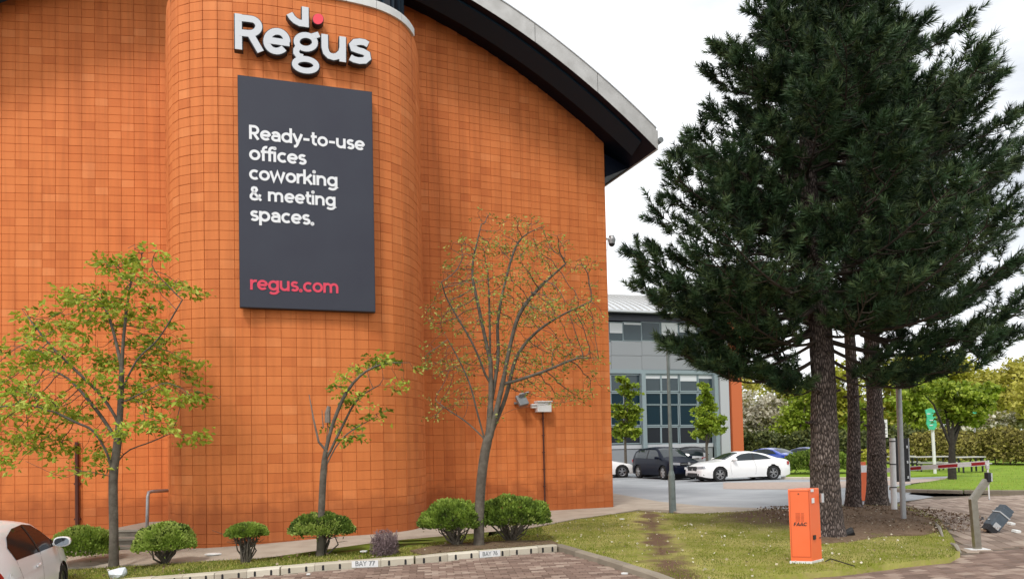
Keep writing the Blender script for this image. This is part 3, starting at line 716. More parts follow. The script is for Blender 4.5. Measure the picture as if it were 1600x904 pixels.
# things on the wall -------------------------------------------------------
AN = R(0)
def on_right_wall(u, v, out=.03):
    p = onplane(u, v, CR + N1 * out, N1); return p
a = on_right_wall(846, 636); sc = 20.5 / FPX * .93
rzw = math.atan2(D1.y, D1.x)
t = thing('junction_box', 'white box on the right-hand wall with a brown cable running down from it', 'box', (a.x, a.y, a.z), rzw)
mb = MB(); mb.box((0, -.11, 0), (.40, .2, .26)); mb.box((0, -.12, .145), (.44, .25, .03)); mb.box((-.06, -.225, .145), (.03, .01, .05)); mb.build('housing', 'white_paint', t, world=False, bevel=.008)
mb = MB(); mb.box((-.27, -.08, .03), (.13, .14, .11)); mb.box((-.27, -.16, .06), (.17, .03, .02)); mb.build('lamp_head', 'white_paint', t, world=False, bevel=.006)
mb = MB(); b2 = on_right_wall(852, 800); mb.tube([(0.02, -.04, -.13), (0.02, -.03, b2.z - a.z - .1)], .022, 8)
for k in range(5): mb.box((0.02, -.03, -.3 - k * .45), (.07, .05, .02))
mb.build('cable', 'cable_brown', t, world=False)
a = on_right_wall(811, 626)
t = thing('floodlight', 'small square grey floodlight tilted on the wall left of the white box', 'light', (a.x, a.y, a.z), rzw)
rt = Matrix.Rotation(R(-28), 3, 'X') @ Matrix.Rotation(R(-14), 3, 'Y')
mb = MB(); mb.box((0, -.2, 0), (.27, .1, .30), rot=rt); mb.build('housing', 'grey_steel', t, world=False, bevel=.008)
mb = MB(); mb.box((0.04, -.22, .165), (.29, .13, .02), rot=rt); mb.build('cover', 'clad_light', t, world=False)
mb = MB(); mb.tube([(-.1, -.02, -.06), (-.12, -.14, -.06)], .02, 6); mb.tube([(.1, -.02, -.06), (.1, -.14, -.06)], .02, 6); mb.box((0, -.015, -.06), (.3, .03, .06)); mb.build('bracket', 'grey_steel', t, world=False)
a = onplane(950, 372, CR, N1)
t = thing('security_camera', 'white dome security camera on a short arm at the wall corner', 'camera', (CR.x, CR.y, a.z), rzw)
mb = MB(); mb.tube([(-.02, .1, 0), (.17, .1, .02)], .03, 8); mb.tube([(.1, .1, .0), (.1, .1, -.3), (.04, .12, -.33)], .008, 5); mb.box((.0, .1, 0), (.03, .12, .16)); mb.build('arm', 'white_paint', t, world=False)
mb = MB(); mb.tube([(.17, .1, .06), (.22, .1, .06), (.24, .1, .0), (.235, .1, -.12)], [.06, .1, .11, .09], 12); mb.build('housing', 'galvanised', t, world=False)
mb = MB(); mb.tube([(.235, .1, -.12), (.235, .1, -.17), (.235, .1, -.2)], [.09, .07, .02], 12); mb.build('dome', 'black_plastic', t, world=False)
# brown downpipe and tubular handrail by the steps
N2 = Vector((D2.y, -D2.x))
a = onplane(120, 690, KX + N2 * .06, N2); b = onplane(121, 850, KX + N2 * .06, N2)
t = thing('downpipe', 'thin dark brown downpipe on the wall behind the left tree', 'pipe', (b.x, b.y, -.2))
mb = MB(); mb.tube([(a.x, a.y, a.z), (b.x, b.y, -.2)], .045, 8); mb.build('pipe', 'cable_brown', t)
mb = MB()
for k in range(3): mb.box((a.x, a.y + .03, a.z - .15 - k * .8), (.14, .06, .04))
mb.build('clip', 'cable_brown', t)
h0 = at(229, 850, 15.05); h1 = at(231, 775, 15.05); h2 = at(238, 767, 15.2); h3 = at(266, 765.5, 15.6)
t = thing('handrail', 'bent grey tube handrail beside the steps, left of the rounded bay', 'handrail', (h0.x, h0.y, h0.z))
mb = MB(); mb.tube([(h0.x, h0.y, -.15), h1, (h1 + h2) / 2 + Vector((-.03, 0, .03)), h2, h3 + Vector((.1, .05, 0))], .035, 8); mb.build('rail', 'galvanised', t, smooth=True)
st = thing('entrance_steps', 'worn grey concrete steps up to a landing, behind the left tree', 'steps', (-7.9, 15.6, -.1))
x0 = at(172, 820, 15.5).x
for k, (ya, yb, z0_, z1_) in enumerate(((15.3, 17.4, -.3, .21), (14.98, 15.3, -.3, .07), (14.66, 14.98, -.3, -.06))):
    mb = MB(); xr = hp(266, 15.2).x + .12
    mb.hexa([(x0, ya, z0_), (xr, ya, z0_), (xr, yb - .003, z0_), (x0, yb - .003, z0_), (x0, ya, z1_ - .045), (xr, ya, z1_ - .045), (xr, yb - .003, z1_ - .045), (x0, yb - .003, z1_ - .045)])
    s1 = mb.build('step', 'concrete_dark', st)
    mb = MB(); mb.hexa([(x0, ya - .025, z1_ - .043), (xr, ya - .025, z1_ - .043), (xr, yb - .003, z1_ - .043), (x0, yb - .003, z1_ - .043), (x0, ya - .025, z1_), (xr, ya - .025, z1_), (xr, yb - .003, z1_), (x0, yb - .003, z1_)])
    mb.build('tread', 'step_tread', s1)

# ---------------------------------------------------------------- the tall sign and the name above it
SN = Vector((math.sin(R(17.9)), -math.cos(R(17.9)))); SX = Vector((math.cos(R(17.9)), math.sin(R(17.9))))
c0 = hp(478, 14.60) + SN * .20
PT = Vector((c0.x, c0.y))
def sp(u, v): return onplane(u, v, PT, SN)
cor = [sp(371, 118), sp(582, 142), sp(586, 486), sp(374.5, 481)]
def loc(p): q = Vector((p.x - PT.x, p.y - PT.y)); return q.dot(SX), p.z
xl = (loc(cor[0])[0] + loc(cor[3])[0]) / 2; xr_ = (loc(cor[1])[0] + loc(cor[2])[0]) / 2
zt = (cor[0].z + cor[1].z) / 2; zb = (cor[2].z + cor[3].z) / 2
sx3, sz3, sn3 = Vector((1, 0, 0)), Vector((0, 0, 1)), Vector((0, -1, 0))
sg = thing('hanging_sign', 'tall dark grey panel lettered Ready-to-use offices coworking & meeting spaces', 'sign', (PT.x, PT.y, zb), R(17.9))
mb = MB(); mb.box(((xl + xr_) / 2, .085, (zt - zb) / 2), (xr_ - xl, .15, zt - zb)); mb.build('frame', 'sign_edge', sg, world=False)
mb = MB(); mb.box(((xl + xr_) / 2, .004, (zt - zb) / 2), (xr_ - xl - .02, .012, zt - zb - .02)); mb.build('panel', 'sign_face', sg, world=False)
mb = MB()
for zz in (.6, 2.3, 4.0): mb.box(((xl + xr_) / 2, .26, zz), (xr_ - xl - .5, .2, .08))
mb.build('mounting_rail', 'sign_edge', sg, world=False)
for txt, u0, v0, u1, v1, m_ in (('Ready-to-use', 389.5, 220, 568.5, 233, 'white_letter'), ('offices', 389.5, 251, 477.5, 256.5, 'white_letter'), ('coworking', 389.5, 282.5, 526.5, 290, 'white_letter'), ('& meeting', 390, 314, 523.5, 321, 'white_letter'), ('spaces.', 391, 346, 490, 350.5, 'white_letter'), ('regus.com', 391, 453.5, 529, 457, 'red_letter')):
    a, b = sp(u0, v0), sp(u1, v1)
    xa, xb = loc(a)[0], loc(b)[0]; z = (a.z + b.z) / 2 - zb
    write(txt, sg, Vector((xa, -.003, z)), sx3, sz3, (xb - xa), m_, 'letter', .006, bold=1.12 if m_ == 'white_letter' else 1.05, each=True)
# name above: separate raised letters, pale faces on deep black sides
PT2 = PT + SN * .04
lg = thing('name_sign', 'raised pale letters Regus with a tick and red dot above the tall panel', 'sign', (PT2.x, PT2.y, at(478, 80, 14.6).z), R(17.9))
def lp(x, y):
    u, v = 350 + x / 6.4, y / 6.4; p = onplane(u, v, PT2, SN); q = Vector((p.x - PT2.x, p.y - PT2.y)); return (q.dot(SX), p.z - lg.location.z)
def ell(cx, cy, rx, ry, a0, a1, rot=0.0, n=26):
    o = []
    for i in range(n + 1):
        a = R(a0 + (a1 - a0) * i / n); x, y = rx * math.cos(a), -ry * math.sin(a); c, s = math.cos(R(rot)), math.sin(R(rot))
        o.append((cx + x * c - y * s, cy + x * s + y * c))
    if abs(a1 - a0) == 360: o[-1] = o[0]
    return o
W75 = (lp(180, 300)[0] - lp(105, 300)[0]) / 2
LOGO = {
 'R': [[(142, 143), (146, 498)], [(146, 183), (235, 192)] + ell(262, 268, 86, 72, 80, -80, 6, 12) + [(240, 340), (146, 330)], [(258, 336), (367, 524)]],
 'e': [ell(528, 418, 100, 99, 4, 324, 8), [(430, 405), (655, 438)]],
 'g': [ell(818, 425, 92, 68, 0, 360, 8), [(880, 372), (950, 350)], [(742, 478), (722, 505), (722, 535), (745, 565), (790, 578)], ell(816, 655, 108, 58, 0, 360, 8)],
 'u': [[(1006, 348), (1008, 480), (1022, 530), (1052, 562), (1095, 575), (1140, 565), (1175, 530), (1187, 480)], [(1186, 372), (1186, 624)]],
 's': [[(1440, 450), (1405, 430), (1360, 422), (1310, 428), (1284, 456), (1296, 490), (1340, 508), (1390, 522), (1430, 545), (1436, 582), (1405, 610), (1350, 612), (1300, 600), (1262, 578)]],
 'tick': [[(655, 140), (680, 180), (712, 212), (755, 235), (840, 246)], [(812, 76), (814, 276)]],
 'dot': [],
}
for k, stks in LOGO.items():
    body, face = MB(), MB()
    for j, s_ in enumerate(stks):
        P = [lp(*q) for q in s_]
        if math.dist(s_[0], s_[-1]) < 1e-6: P[-1] = P[0]
        hw = W75 * (.88 if k == 'g' else 1.0)
        ribbon(body, (Vector((0, 0, 0)), sx3, sz3, sn3, P), hw + .014, .15 + j * .001, .0 + j * .001)
        ribbon(face, (Vector((0, 0, 0)), sx3, sz3, sn3, P), hw - .004, -.001, .018 + j * .0015)
    if k == 'dot':
        P = [lp(*q) for q in ell(941, 196, 58, 58, 0, 360)]
        body.prism([(p[0] * 1, .15, p[1]) for p in P[:-1]], (0, -.15, 0)); c = lp(941, 196)
        face.prism([((p[0] - c[0]) * .9 + c[0], -.001, (p[1] - c[1]) * .9 + c[1]) for p in P[:-1]], (0, -.018, 0))
    nm = 'letter' if len(k) == 1 else {'tick': 'tick_mark', 'dot': 'dot'}[k]
    o = body.build(nm, 'logo_side', lg, world=False)
    face.build('face', 'red_dot' if k == 'dot' else 'logo_face', o, world=False)
# ================================================================ PLANTS
def tree_mesh(mb, nodes, par, rad, sides):
    pass
def colonise(att, trunk, step=.12, infl=1.2, kill=.22, iters=90, bias=(0, 0, .05), seed=1, jit=.12, limbs=()):
    """branches grow from the trunk's nodes towards the attraction points"""
    r = np.random.default_rng(seed)
    pos = [np.array(p, float) for p in trunk]; par = [-1] + list(range(len(trunk) - 1)); A = att.copy()
    for lb in limbs:
        q0 = np.array(lb[0], float); j = int(np.linalg.norm(np.array(pos) - q0, axis=1).argmin())
        for q in lb[1:]: pos.append(np.array(q, float)); par.append(j); j = len(pos) - 1
    near = np.full(len(A), 1e9); idx = np.zeros(len(A), int)
    P = np.array(pos)
    D = np.linalg.norm(A[:, None] - P[None], axis=2); idx = D.argmin(1); near = D.min(1)
    bias = np.array(bias)
    for it in range(iters):
        if not len(A): break
        m = near < (infl if it > 12 else 9)
        if not m.any(): break
        acc = {}; PA = np.array(pos)
        dirs = A[m] - np.array(pos)[idx[m]]; dirs /= np.linalg.norm(dirs, axis=1)[:, None] + 1e-9
        for i, d in zip(idx[m], dirs): acc[i] = acc.get(i, 0) + d
        new = []
        for i, d in acc.items():
            d = d / (np.linalg.norm(d) + 1e-9) + bias + r.normal(0, jit, 3); d /= np.linalg.norm(d)
            q = pos[i] + d * step
            if ((PA - q) ** 2).sum(1).min() < (.6 * step) ** 2: continue
            new.append(q); par.append(i)
        if not new: break
        b = len(pos); pos += new; Q = np.array(new)
        D = np.linalg.norm(A[:, None] - Q[None], axis=2); dm = D.min(1); di = D.argmin(1) + b
        up = dm < near; near = np.where(up, dm, near); idx = np.where(up, di, idx)
        keep = near > kill; A, near, idx = A[keep], near[keep], idx[keep]
        if len(pos) > 6000: break
    return np.array(pos), np.array(par)
def branch_mesh(name, pos, par, m, parent, tip=.006, base=.09, expo=2.3, ntrunk=0, tint=False):
    n = len(pos); w_ = np.zeros(n); kids = [[] for _ in range(n)]
    for i in range(n):
        if par[i] >= 0: kids[par[i]].append(i)
    for i in range(n - 1, -1, -1):
        if not kids[i]: w_[i] = 1
        if par[i] >= 0: w_[par[i]] += w_[i]
    rad = tip * w_ ** (1 / expo); rad *= 1.0
    ex = math.log(max(w_[0], 3)) / math.log(base / tip); rad = tip * w_ ** (1 / ex)
    rad[0] *= 1.25; rad[1:3] *= 1.1
    mb = MB(); done = set()
    for i in range(n):
        for c in kids[i]:
            if c in done: continue
            # follow the thickest child as one limb
            chain = [i, c]; done.add(c); j = c
            while kids[j]:
                nx = max(kids[j], key=lambda q: w_[q])
                if nx in done: break
                chain.append(nx); done.add(nx); j = nx
            rr_ = [rad[q] for q in chain]; rr_[0] = min(rr_[0], rr_[1] * 1.15)
            sd_ = 9 if rr_[1] > .05 else (5 if rr_[1] > .015 else 3)
            mb.tube([pos[q] for q in chain], rr_, sd_, cap=False)
    o = mb.build(name, m, parent, smooth=True, recalc=False)
    return o, rad, kids
def leaves(name, C, D, S, m, parent, tint=None, seed=0, fold=.25, ratio=.42, droop=0.0):
    """C centres of the leaf stalk end, D directions, S sizes: a folded pointed leaf of four triangles as two quads"""
    r = np.random.default_rng(seed); n = len(C)
    D = D / (np.linalg.norm(D, axis=1)[:, None] + 1e-9)
    U = r.normal(0, 1, (n, 3)); U -= (U * D).sum(1)[:, None] * D; U /= np.linalg.norm(U, axis=1)[:, None] + 1e-9
    Nn = np.cross(D, U); S = S[:, None]
    b = C; t = C + D * S; l = C + D * S * .5 + U * S * ratio + Nn * S * fold; rr_ = C + D * S * .5 - U * S * ratio + Nn * S * fold
    mid = C + D * S * .52
    V = np.stack([b, l, t, rr_, mid], 1).reshape(-1, 3)
    i = np.arange(n)[:, None] * 5
    F = np.concatenate([i + np.array([[0, 4, 1]]), i + np.array([[1, 4, 2]]), i + np.array([[0, 3, 4]]), i + np.array([[3, 2, 4]])], 0)
    if tint is None: tint = r.random(n)
    return polys(name, V, F, m, parent, np.concatenate([tint] * 4))
def lobes(L, Y, depth, per, seed, dz=0.0):
    """points filling round lobes of the crown: (u, v, half width, half height, weight)"""
    r = np.random.default_rng(seed); out = []
    for l in L:
        u, v, ru, rv = l[:4]; k = l[4] if len(l) > 4 else 1.0
        dy = l[5] if len(l) > 5 else r.uniform(-depth, depth) * .6
        c = np.array(at(u, v, Y + dy)); a, b_ = ru * (Y + dy) / FPX, rv * (Y + dy) / FPX
        m_ = int(per * k * a * b_) + 6
        q = r.normal(0, 1, (m_, 3)); q /= np.linalg.norm(q, axis=1)[:, None]; q *= (r.random((m_, 1)) ** .4)
        out.append(c + q * np.array([a, max(a, b_) * .8, b_]))
    return np.concatenate(out)
def smooth_trunk(P, step=.12):
    Q = catmull([Vector(p) for p in P], 8); o = [Q[0]]
    for q in Q:
        if (q - o[-1]).length >= step: o.append(q)
    return [tuple(p) for p in o]
def broadleaf(label, base_uv, trunk_uv, L, depth, per, leafm, nleaf, lsize, seed, base=.1, tip=.006, dz=LAWN, cluster=7, spread=.12, bark='bark', kill=.2, infl=1.3, keep=1.0, group=None, droop=-.35, name='street_tree', step=.12, wind=0.0, limbs=()):
    g_ = G(*base_uv, dz); Y = g_.y
    t = thing(name, label, 'tree', (g_.x, g_.y, g_.z + dz - .03), group=group)
    tr = smooth_trunk([(g_.x, g_.y, g_.z + dz - .03)] + [at(u, v, Y + k * .0) for k, (u, v) in enumerate(trunk_uv)], step)
    A = lobes(L, Y, depth, per, seed)
    rl = random.Random(seed)
    LB = [smooth_trunk([Vector(at(u, v, Y + dyy * k / (len(l_) - 1))) for k, (u, v) in enumerate(l_)], step) for l_, dyy in limbs]
    pos, par = colonise(A, tr, step, infl, kill, 120, (wind, 0, .04), seed, limbs=LB)
    o, rad, kids = branch_mesh('trunk', pos, par, bark, t, tip, base)
    r = np.random.default_rng(seed + 5)
    tips = np.array([i for i in range(len(pos)) if not kids[i]] + [i for i in range(len(tr) + 5, len(pos)) if rad[i] < tip * 1.7 and r.random() < .35])
    tips = tips[r.random(len(tips)) < keep]
    if nleaf:
        # leaves in drooping clusters round the twig ends
        k = cluster; C = np.repeat(pos[tips], k, 0); dr = pos[tips] - pos[par[tips]]; dr /= np.linalg.norm(dr, axis=1)[:, None] + 1e-9
        D = np.repeat(dr, k, 0) * .7 + r.normal(0, .75, C.shape); D[:, 2] = D[:, 2] * .45 + droop + r.normal(0, .2, len(D)); D[:, 0] += wind * 5
        C = C + r.normal(0, spread, C.shape) * np.array([1, 1, .55])
        S = lsize * r.uniform(.5, 1.35, len(C)); ct = np.repeat(r.random(len(tips)), k)
        T = np.clip(ct * .6 + r.random(len(C)) * .4, 0, .999)
        leaves('foliage', C, D, S, leafm, t, T, seed, ratio=.24)
    return t, pos, par, rad, kids
# three young trees along the grass strip
broadleaf('leafy young tree on the left, between the two left-hand round bushes', (178, 884), [(178, 830), (177, 770), (178, 735), (184, 690), (188, 640), (190, 590), (192, 540), (196, 500), (200, 470)],
    [(222, 395, 42, 20, .8), (185, 425, 55, 30), (235, 440, 60, 28), (150, 470, 60, 30), (280, 455, 45, 14, .6), (110, 505, 60, 34), (200, 495, 60, 32), (60, 545, 55, 32), (130, 555, 50, 34), (10, 590, 45, 34), (60, 620, 55, 30), (-30, 640, 45, 40, .6), (20, 660, 50, 40), (110, 640, 50, 30), (165, 600, 40, 30, .7), (235, 540, 60, 38), (275, 575, 55, 28), (300, 622, 55, 12, 1.2), (240, 610, 55, 30), (75, 690, 60, 26), (150, 700, 35, 16, .8), (230, 665, 65, 20), (295, 680, 30, 14), (130, 735, 45, 12, .7), (20, 725, 20, 14, .8), (42, 505, 16, 22, .8)],
    1.5, 300, 'leaf_spring', 1, .115, 3, base=.074, tip=.0038, cluster=15, spread=.09, kill=.14, bark='bark', infl=.8, keep=.52,
    limbs=[([(176, 738), (166, 705), (145, 672), (115, 658), (80, 640)], -.6), ([(179, 728), (200, 704), (236, 690), (268, 676)], .6), ([(187, 662), (160, 620), (122, 582), (75, 535), (34, 482)], -.3), ([(184, 690), (152, 642), (105, 590), (60, 572)], .8), ([(190, 610), (214, 562), (248, 528), (285, 468)], -.5), ([(192, 580), (172, 500), (150, 455)], .5), ([(190, 630), (225, 612), (262, 598), (300, 618)], -.9), ([(178, 745), (130, 735), (100, 745), (40, 720)], -1.2), ([(195, 500), (205, 440), (222, 400)], 0)])
tt, _, _, _, _ = broadleaf('small snapped young tree with one leafy side growing right, rising through the umbrella-shaped bush', (500, 868), [(501, 830), (503, 780), (506, 730), (510, 690), (512, 662), (513, 640)],
    [(540, 605, 20, 30, .8), (575, 575, 40, 14), (600, 562, 40, 10), (635, 572, 30, 8, 1.2), (555, 625, 25, 20), (585, 645, 22, 18, .8), (530, 665, 26, 12), (560, 685, 22, 8, .8), (620, 600, 30, 12, .6)],
    .6, 420, 'leaf_spring', 1, .10, 8, base=.056, tip=.0034, cluster=13, spread=.07, kill=.12, infl=.6, wind=.04, keep=.62, name='snapped_tree',
    limbs=[([(510, 700), (520, 662), (540, 615), (566, 584), (600, 568), (646, 566)], -.2), ([(511, 715), (535, 665), (560, 622), (598, 598)], .2), ([(508, 730), (530, 690), (556, 668), (590, 650)], 0)])
mb = MB(); Y = G(500, 868, LAWN).y
mb.tube([at(511, 705, Y), at(498, 690, Y - .1), at(490, 655, Y - .15), at(483, 616, Y - .1)], [.022, .018, .014, .006], 6)
mb.tube([at(512, 660, Y), at(512, 645, Y), at(514, 634, Y)], [.05, .048, .03], 8); mb.tube([at(505, 668, Y), at(503, 640, Y)], [.012, .005], 5)
mb.build('broken_branch', 'bark_light', tt)
broadleaf('tallest young tree, thinly leaved with many fine twigs, leaning against the right-hand wall', (748, 853), [(749, 800), (752, 750), (757, 710), (763, 680), (766, 640), (767, 600), (766, 550), (765, 500), (764, 460), (762, 420)],
    [(760, 340, 22, 14, .8), (820, 350, 45, 16), (735, 395, 40, 28), (790, 385, 55, 24), (850, 385, 55, 20), (710, 440, 35, 34), (770, 440, 55, 30), (840, 430, 60, 30), (905, 415, 35, 14), (925, 440, 20, 14, .7), (690, 490, 28, 34, .8), (740, 500, 45, 36), (810, 490, 60, 36), (880, 480, 60, 30), (925, 500, 25, 24, .8), (680, 560, 25, 34, .7), (720, 570, 45, 30, .8), (800, 560, 70, 34), (870, 550, 60, 30), (920, 560, 28, 24, .8), (700, 625, 35, 22, .7), (745, 620, 30, 20, .6), (840, 600, 50, 26, .8), (895, 620, 45, 14), (680, 650, 18, 14, .6), (925, 600, 20, 16, .7)],
    1.3, 850, 'leaf_olive', 1, .055, 21, base=.082, tip=.0032, cluster=5, spread=.06, kill=.095, bark='bark', infl=.6, keep=.8, wind=.03, step=.1,
    limbs=[([(761, 700), (746, 645), (734, 600), (716, 560), (694, 520)], -.4), ([(764, 690), (785, 600), (797, 540), (812, 490), (842, 450), (884, 412)], -.3), ([(766, 680), (790, 620), (806, 560), (834, 522), (874, 494), (924, 470)], .6), ([(766, 640), (778, 560), (778, 500), (792, 430), (812, 375), (850, 352)], .5), ([(765, 560), (748, 480), (738, 420), (752, 350)], .2), ([(762, 690), (730, 660), (700, 640), (680, 625)], .7), ([(766, 660), (800, 640), (850, 632), (900, 625)], -.8), ([(764, 600), (740, 540), (700, 470), (690, 440)], -.7), ([(790, 600), (850, 580), (900, 560), (935, 560)], -.6)])

# low bushes clipped to domes, bare stems showing below --------------------
def dome_bush(label, u, vbase, u0, u1, v0, v1, seed, leafm='leaf_bush', dens=1.0, stems=26, flat=0.0, name='dome_bush', group='clipped bushes along the grass strip', dz=LAWN, ls=.05, thick=.5, Yset=None, blobs=34):
    g_ = G(u, vbase, dz) if Yset is None else Vector((at(u, vbase, Yset).x, Yset, gz(0, Yset))); Y = g_.y; k = Y / FPX
    c = at((u0 + u1) / 2, (v0 + v1) / 2, Y); a = (u1 - u0) / 2 * k; h = (v1 - v0) * k; b_ = a * .85
    t = thing(name, label, 'bush', (g_.x, g_.y, g_.z + dz), group=group)
    r = np.random.default_rng(seed)
    # foliage pads: small rounded tufts over an upper shell, thick with little leaves
    zb = c.z - h / 2; n = int(9000 * dens * a * 1.5)
    q = r.normal(0, 1, (n, 3)); q[:, 2] = np.abs(q[:, 2]) * .8 - .10; q /= np.linalg.norm(q, axis=1)[:, None]
    fr_ = 5.0
    bump_ = np.array([noise.noise(Vector((p[0] * fr_ * a, p[1] * fr_ * a, p[2] * fr_ * a * .7 + seed))) for p in q]); big_ = np.array([noise.noise(Vector((p[0] * 1.7, p[1] * 1.7, p[2] * 1.7 + seed * 3))) for p in q])
    rr0 = (1 - .20 * r.random(n) ** 1.6) * (1 + .15 * bump_ + .12 * big_)
    up_ = np.where(q[:, 2] > 0, .74, .35)
    P = np.array([c.x, c.y, zb + h * .22]) + q * rr0[:, None] * np.stack([np.full(n, a), np.full(n, b_), h * up_], 1)
    kp = bump_ > -.42 - .25 * r.random(n); P, q, bump_ = P[kp], q[kp], bump_[kp]; n = len(P)
    Dd = q + np.array([0, 0, .6]) + r.normal(0, .4, q.shape)
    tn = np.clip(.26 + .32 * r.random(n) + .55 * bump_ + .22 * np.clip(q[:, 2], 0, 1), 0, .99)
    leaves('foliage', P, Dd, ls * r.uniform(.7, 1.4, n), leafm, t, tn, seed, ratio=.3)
    mb = MB(); root = Vector((g_.x, g_.y, g_.z + dz - .02))
    for i in range(stems):
        th = r.uniform(0, 2 * math.pi); rr_ = r.uniform(.2, .85)
        e = Vector((c.x + math.cos(th) * a * rr_, c.y + math.sin(th) * b_ * rr_, zb + h * (.25 + .45 * (1 - rr_))))
        s0 = root + Vector((r.normal(0, .035), r.normal(0, .035), 0)); m_ = s0.lerp(e, .45) + Vector((r.normal(0, .04), r.normal(0, .04), .02 + r.normal(0, .04)))
        mm = s0.lerp(e, .72) + Vector((r.normal(0, .05), r.normal(0, .05), r.normal(0, .03)))
        w0 = r.uniform(.010, .022); mb.tube([s0, m_, mm, e], [w0, w0 * .8, w0 * .6, w0 * .35], 5, cap=False)
        for _ in range(3):
            s1 = m_.lerp(e, r.random()); e1 = s1 + Vector((r.normal(0, .12), r.normal(0, .12), abs(r.normal(.08, .08)))); mb.tube([s1, e1], [w0 * .4, w0 * .2], 3, cap=False)
    mb.build('stems', 'bark', t, smooth=True, recalc=False)
    return t
dome_bush('wide green bush just behind the near white car', 120, 888, 82, 178, 822, 872, 41, dens=1.1, Yset=13.4)
dome_bush('dome bush with bare stems beneath, right of the leafy left tree', 258, 880, 214, 301, 817, 864, 42)
dome_bush('smallest flat-topped green bush on thin bare stems', 386, 878, 358, 414, 818, 839, 43, stems=30)
dome_bush('umbrella-shaped bush wrapped round the trunk of the snapped tree', 502, 866, 456, 551, 801, 838, 44, leafm='leaf_bush', stems=18)
dome_bush('round green bush touching the trunk of the tallest young tree on its left', 712, 852, 656, 757, 781, 830, 45, stems=34)
dome_bush('largest round bush right of the trunk of the tallest young tree', 798, 845, 738, 860, 775, 824, 46, stems=38)
# bare shrubs: the purple one and the twiggy skirt of the small bush
def twiggy(label, u, vb, w_, h_, seed, n=150):
    g_ = G(u, vb, LAWN); k = g_.y / FPX; r = np.random.default_rng(seed)
    t = thing('bare_shrub', label, 'shrub', (g_.x, g_.y, g_.z + LAWN))
    mb = MB()
    for i in range(n):
        th = r.uniform(0, 2 * math.pi); q = r.random() ** .5
        s0 = Vector((g_.x + r.normal(0, .05), g_.y + r.normal(0, .05), g_.z + LAWN - .02))
        e = Vector((g_.x + math.cos(th) * q * w_ * k, g_.y + math.sin(th) * q * w_ * k, g_.z + LAWN + h_ * k * r.uniform(.55, 1)))
        m_ = s0.lerp(e, .5) + Vector((math.cos(th), math.sin(th), 0)) * w_ * k * .25
        mb.tube([s0, m_, e], [.006, .0045, .003], 3, cap=False, t=r.random())
    mb.build('stems', 'dead_twig', t, tint=True, recalc=False)
    n2 = 2600; th = r.uniform(0, 2 * math.pi, n2); q = r.random(n2) ** .5; zz = r.random(n2)
    P = np.stack([g_.x + np.cos(th) * q * w_ * k, g_.y + np.sin(th) * q * w_ * k, g_.z + LAWN + h_ * k * (.05 + .93 * zz * np.sqrt(np.clip(1.15 - q * q, 0, 1)))], 1)
    leaves('foliage', P, r.normal(0, 1, P.shape) + np.array([0, 0, .8]), .028 * r.uniform(.6, 1.3, n2), 'dead_twig', t, r.random(n2), seed, ratio=.22)
twiggy('dead purplish-brown twiggy shrub alone on the grass strip', 601, 867, 22, 40, 51)
dome_bush('low wide spreading green bush on the island by the parked cars', 1274, 744, 1224, 1330, 703, 737, 47, Yset=39, stems=20, dens=.55, ls=.13, group=None, name='spreading_bush', blobs=12)

mat('bark_pine_twig', (.045, .032, .024), .95)
